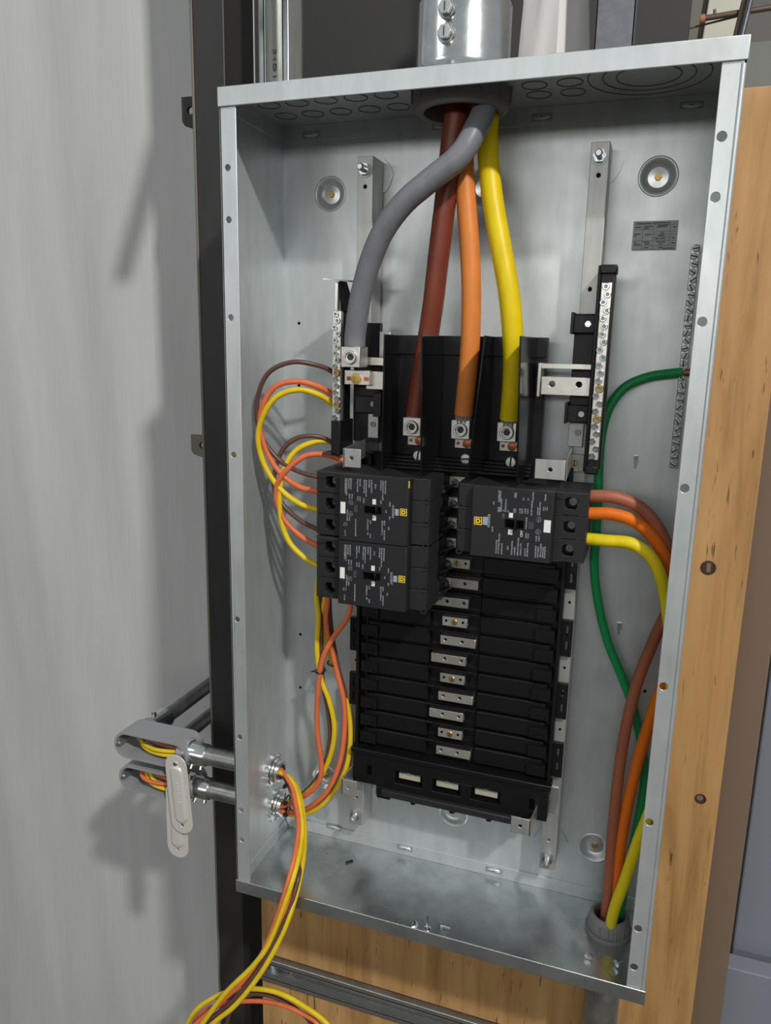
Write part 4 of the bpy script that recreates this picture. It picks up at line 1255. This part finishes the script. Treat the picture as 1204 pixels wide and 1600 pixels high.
# short wires inside the open fittings
FW = 'wires showing inside the conduit bodies'
def inner(label, mt, z, pts):
    wire(label, mt, .0031, [xyz(x, y, z + dz) for x, y, dz in pts], FW, 'fitting_wire')
y = NIP[0][0]; z = NIP[0][1]
inner('brown wire inside the upper conduit body', 'c_brown2', z, [(-.226, .01, .002), (-.222, y + .010, .006), (-.195, y - .004, .008), (-.165, y - .006, .006), (-.135, y, .003), (-.10, y, .003)])
inner('upper yellow wire inside the upper conduit body', 'w_yellow', z, [(-.229, .01, -.002), (-.222, y + .008, -.001), (-.195, y - .007, -.003), (-.165, y - .009, -.001), (-.135, y - .002, 0), (-.10, y, -.002)])
inner('lower yellow wire inside the upper conduit body', 'w_yellow', z, [(-.230, .01, -.006), (-.222, y + .009, -.006), (-.198, y - .004, -.010), (-.165, y - .008, -.008), (-.135, y - .001, -.005), (-.10, y, -.006)])
y = NIP[1][0]; z = NIP[1][1]
inner('orange wire bent at the left inside the lower conduit body', 'w_orange', z, [(-.222, .012, .004), (-.222, y + .004, .006), (-.216, y - .008, 0), (-.195, y - .011, -.003), (-.165, y - .008, -.001), (-.135, y, .002), (-.10, y, .002)])
inner('yellow wire along the floor of the lower conduit body', 'w_yellow', z, [(-.224, .012, -.004), (-.216, y + .004, .004), (-.206, y - .006, -.006), (-.185, y - .010, -.0095), (-.160, y - .009, -.008), (-.135, y, -.004), (-.10, y, -.004)])
inner('upper orange wire inside the lower conduit body', 'w_orange', z, [(-.226, .012, .002), (-.215, y + .008, .008), (-.190, y - .004, .007), (-.165, y - .006, .004), (-.135, y, .004), (-.10, y, .005)])
inner('yellow wire arching at the back of the lower conduit body', 'w_yellow', z, [(-.229, .012, .006), (-.216, y + .006, .010), (-.206, y - .003, .006), (-.197, y - .005, -.004), (-.180, y - .003, -.006), (-.135, y, .0), (-.10, y, .0)])

# ------------------------------------------------------------------ loose hardware on the box floor
def loose_screw(label, u, v, ang, l=.013, r=.0019, up_=False):
    q = atz(u, v, T)
    t = thing('loose_screw', label, 'screw', (q.x, q.y, T), 'loose screws on the box floor')
    if up_:
        d = Vector((0, 0, 1))
        p0 = q + Vector((0, 0, .0022))
        MB().lathe(q, (0, 0, 1), [(0, 0), (.0046, 0), (.0046, .0016), (.0030, .0024), (0, .0024)], 14).build('head', M['zinc'], t)
        MB().cyl(p0, p0 + d * l, r, r * .7, 10).build('shank', M['zinc'], t)
    else:
        d = Vector((math.cos(ang), math.sin(ang), 0))
        p0 = q + Vector((0, 0, .0045))
        MB().lathe(p0, d, [(0, 0), (.0042, .0006), (.0045, .002), (.0045, .0030), (0, .0030)], 14).build('head', M['zinc'], t)
        MB().cyl(p0 + d * .003, p0 + d * l - Vector((0, 0, .0026)), r, r * .6, 10).build('shank', M['zinc'], t)
loose_screw('small screw standing on its head on the box floor', 667, 1452, 0, .0155, .0019, True)
loose_screw('small screw lying just right of the upright one', 686, 1452, .3)
loose_screw('silver screw lying left of the upright one by the front lip', 648, 1452, 2.2, .008)
loose_screw('small screw on the box floor in front of the bottom bushing', 918, 1500, 1.4, .010)
loose_screw('small screw lying in the front right corner of the box', 960, 1512, .9, .012)
loose_screw('screw lying by the back seam under the lower bracket', 703, 1345, 1.6, .012)
q = atz(545, 1347, T)
tag(MB().hexa([q + Vector(v) for v in ((-.004, -.003, 0), (-.002, -.0045, 0), (.005, .003, 0), (.003, .0045, 0), (-.004, -.003, .002), (-.002, -.0045, .002), (.005, .003, .002), (.003, .0045, .002))]).build('tie_clipping', M['tie']),
    'black plastic clipping on the box floor', 'clipping')
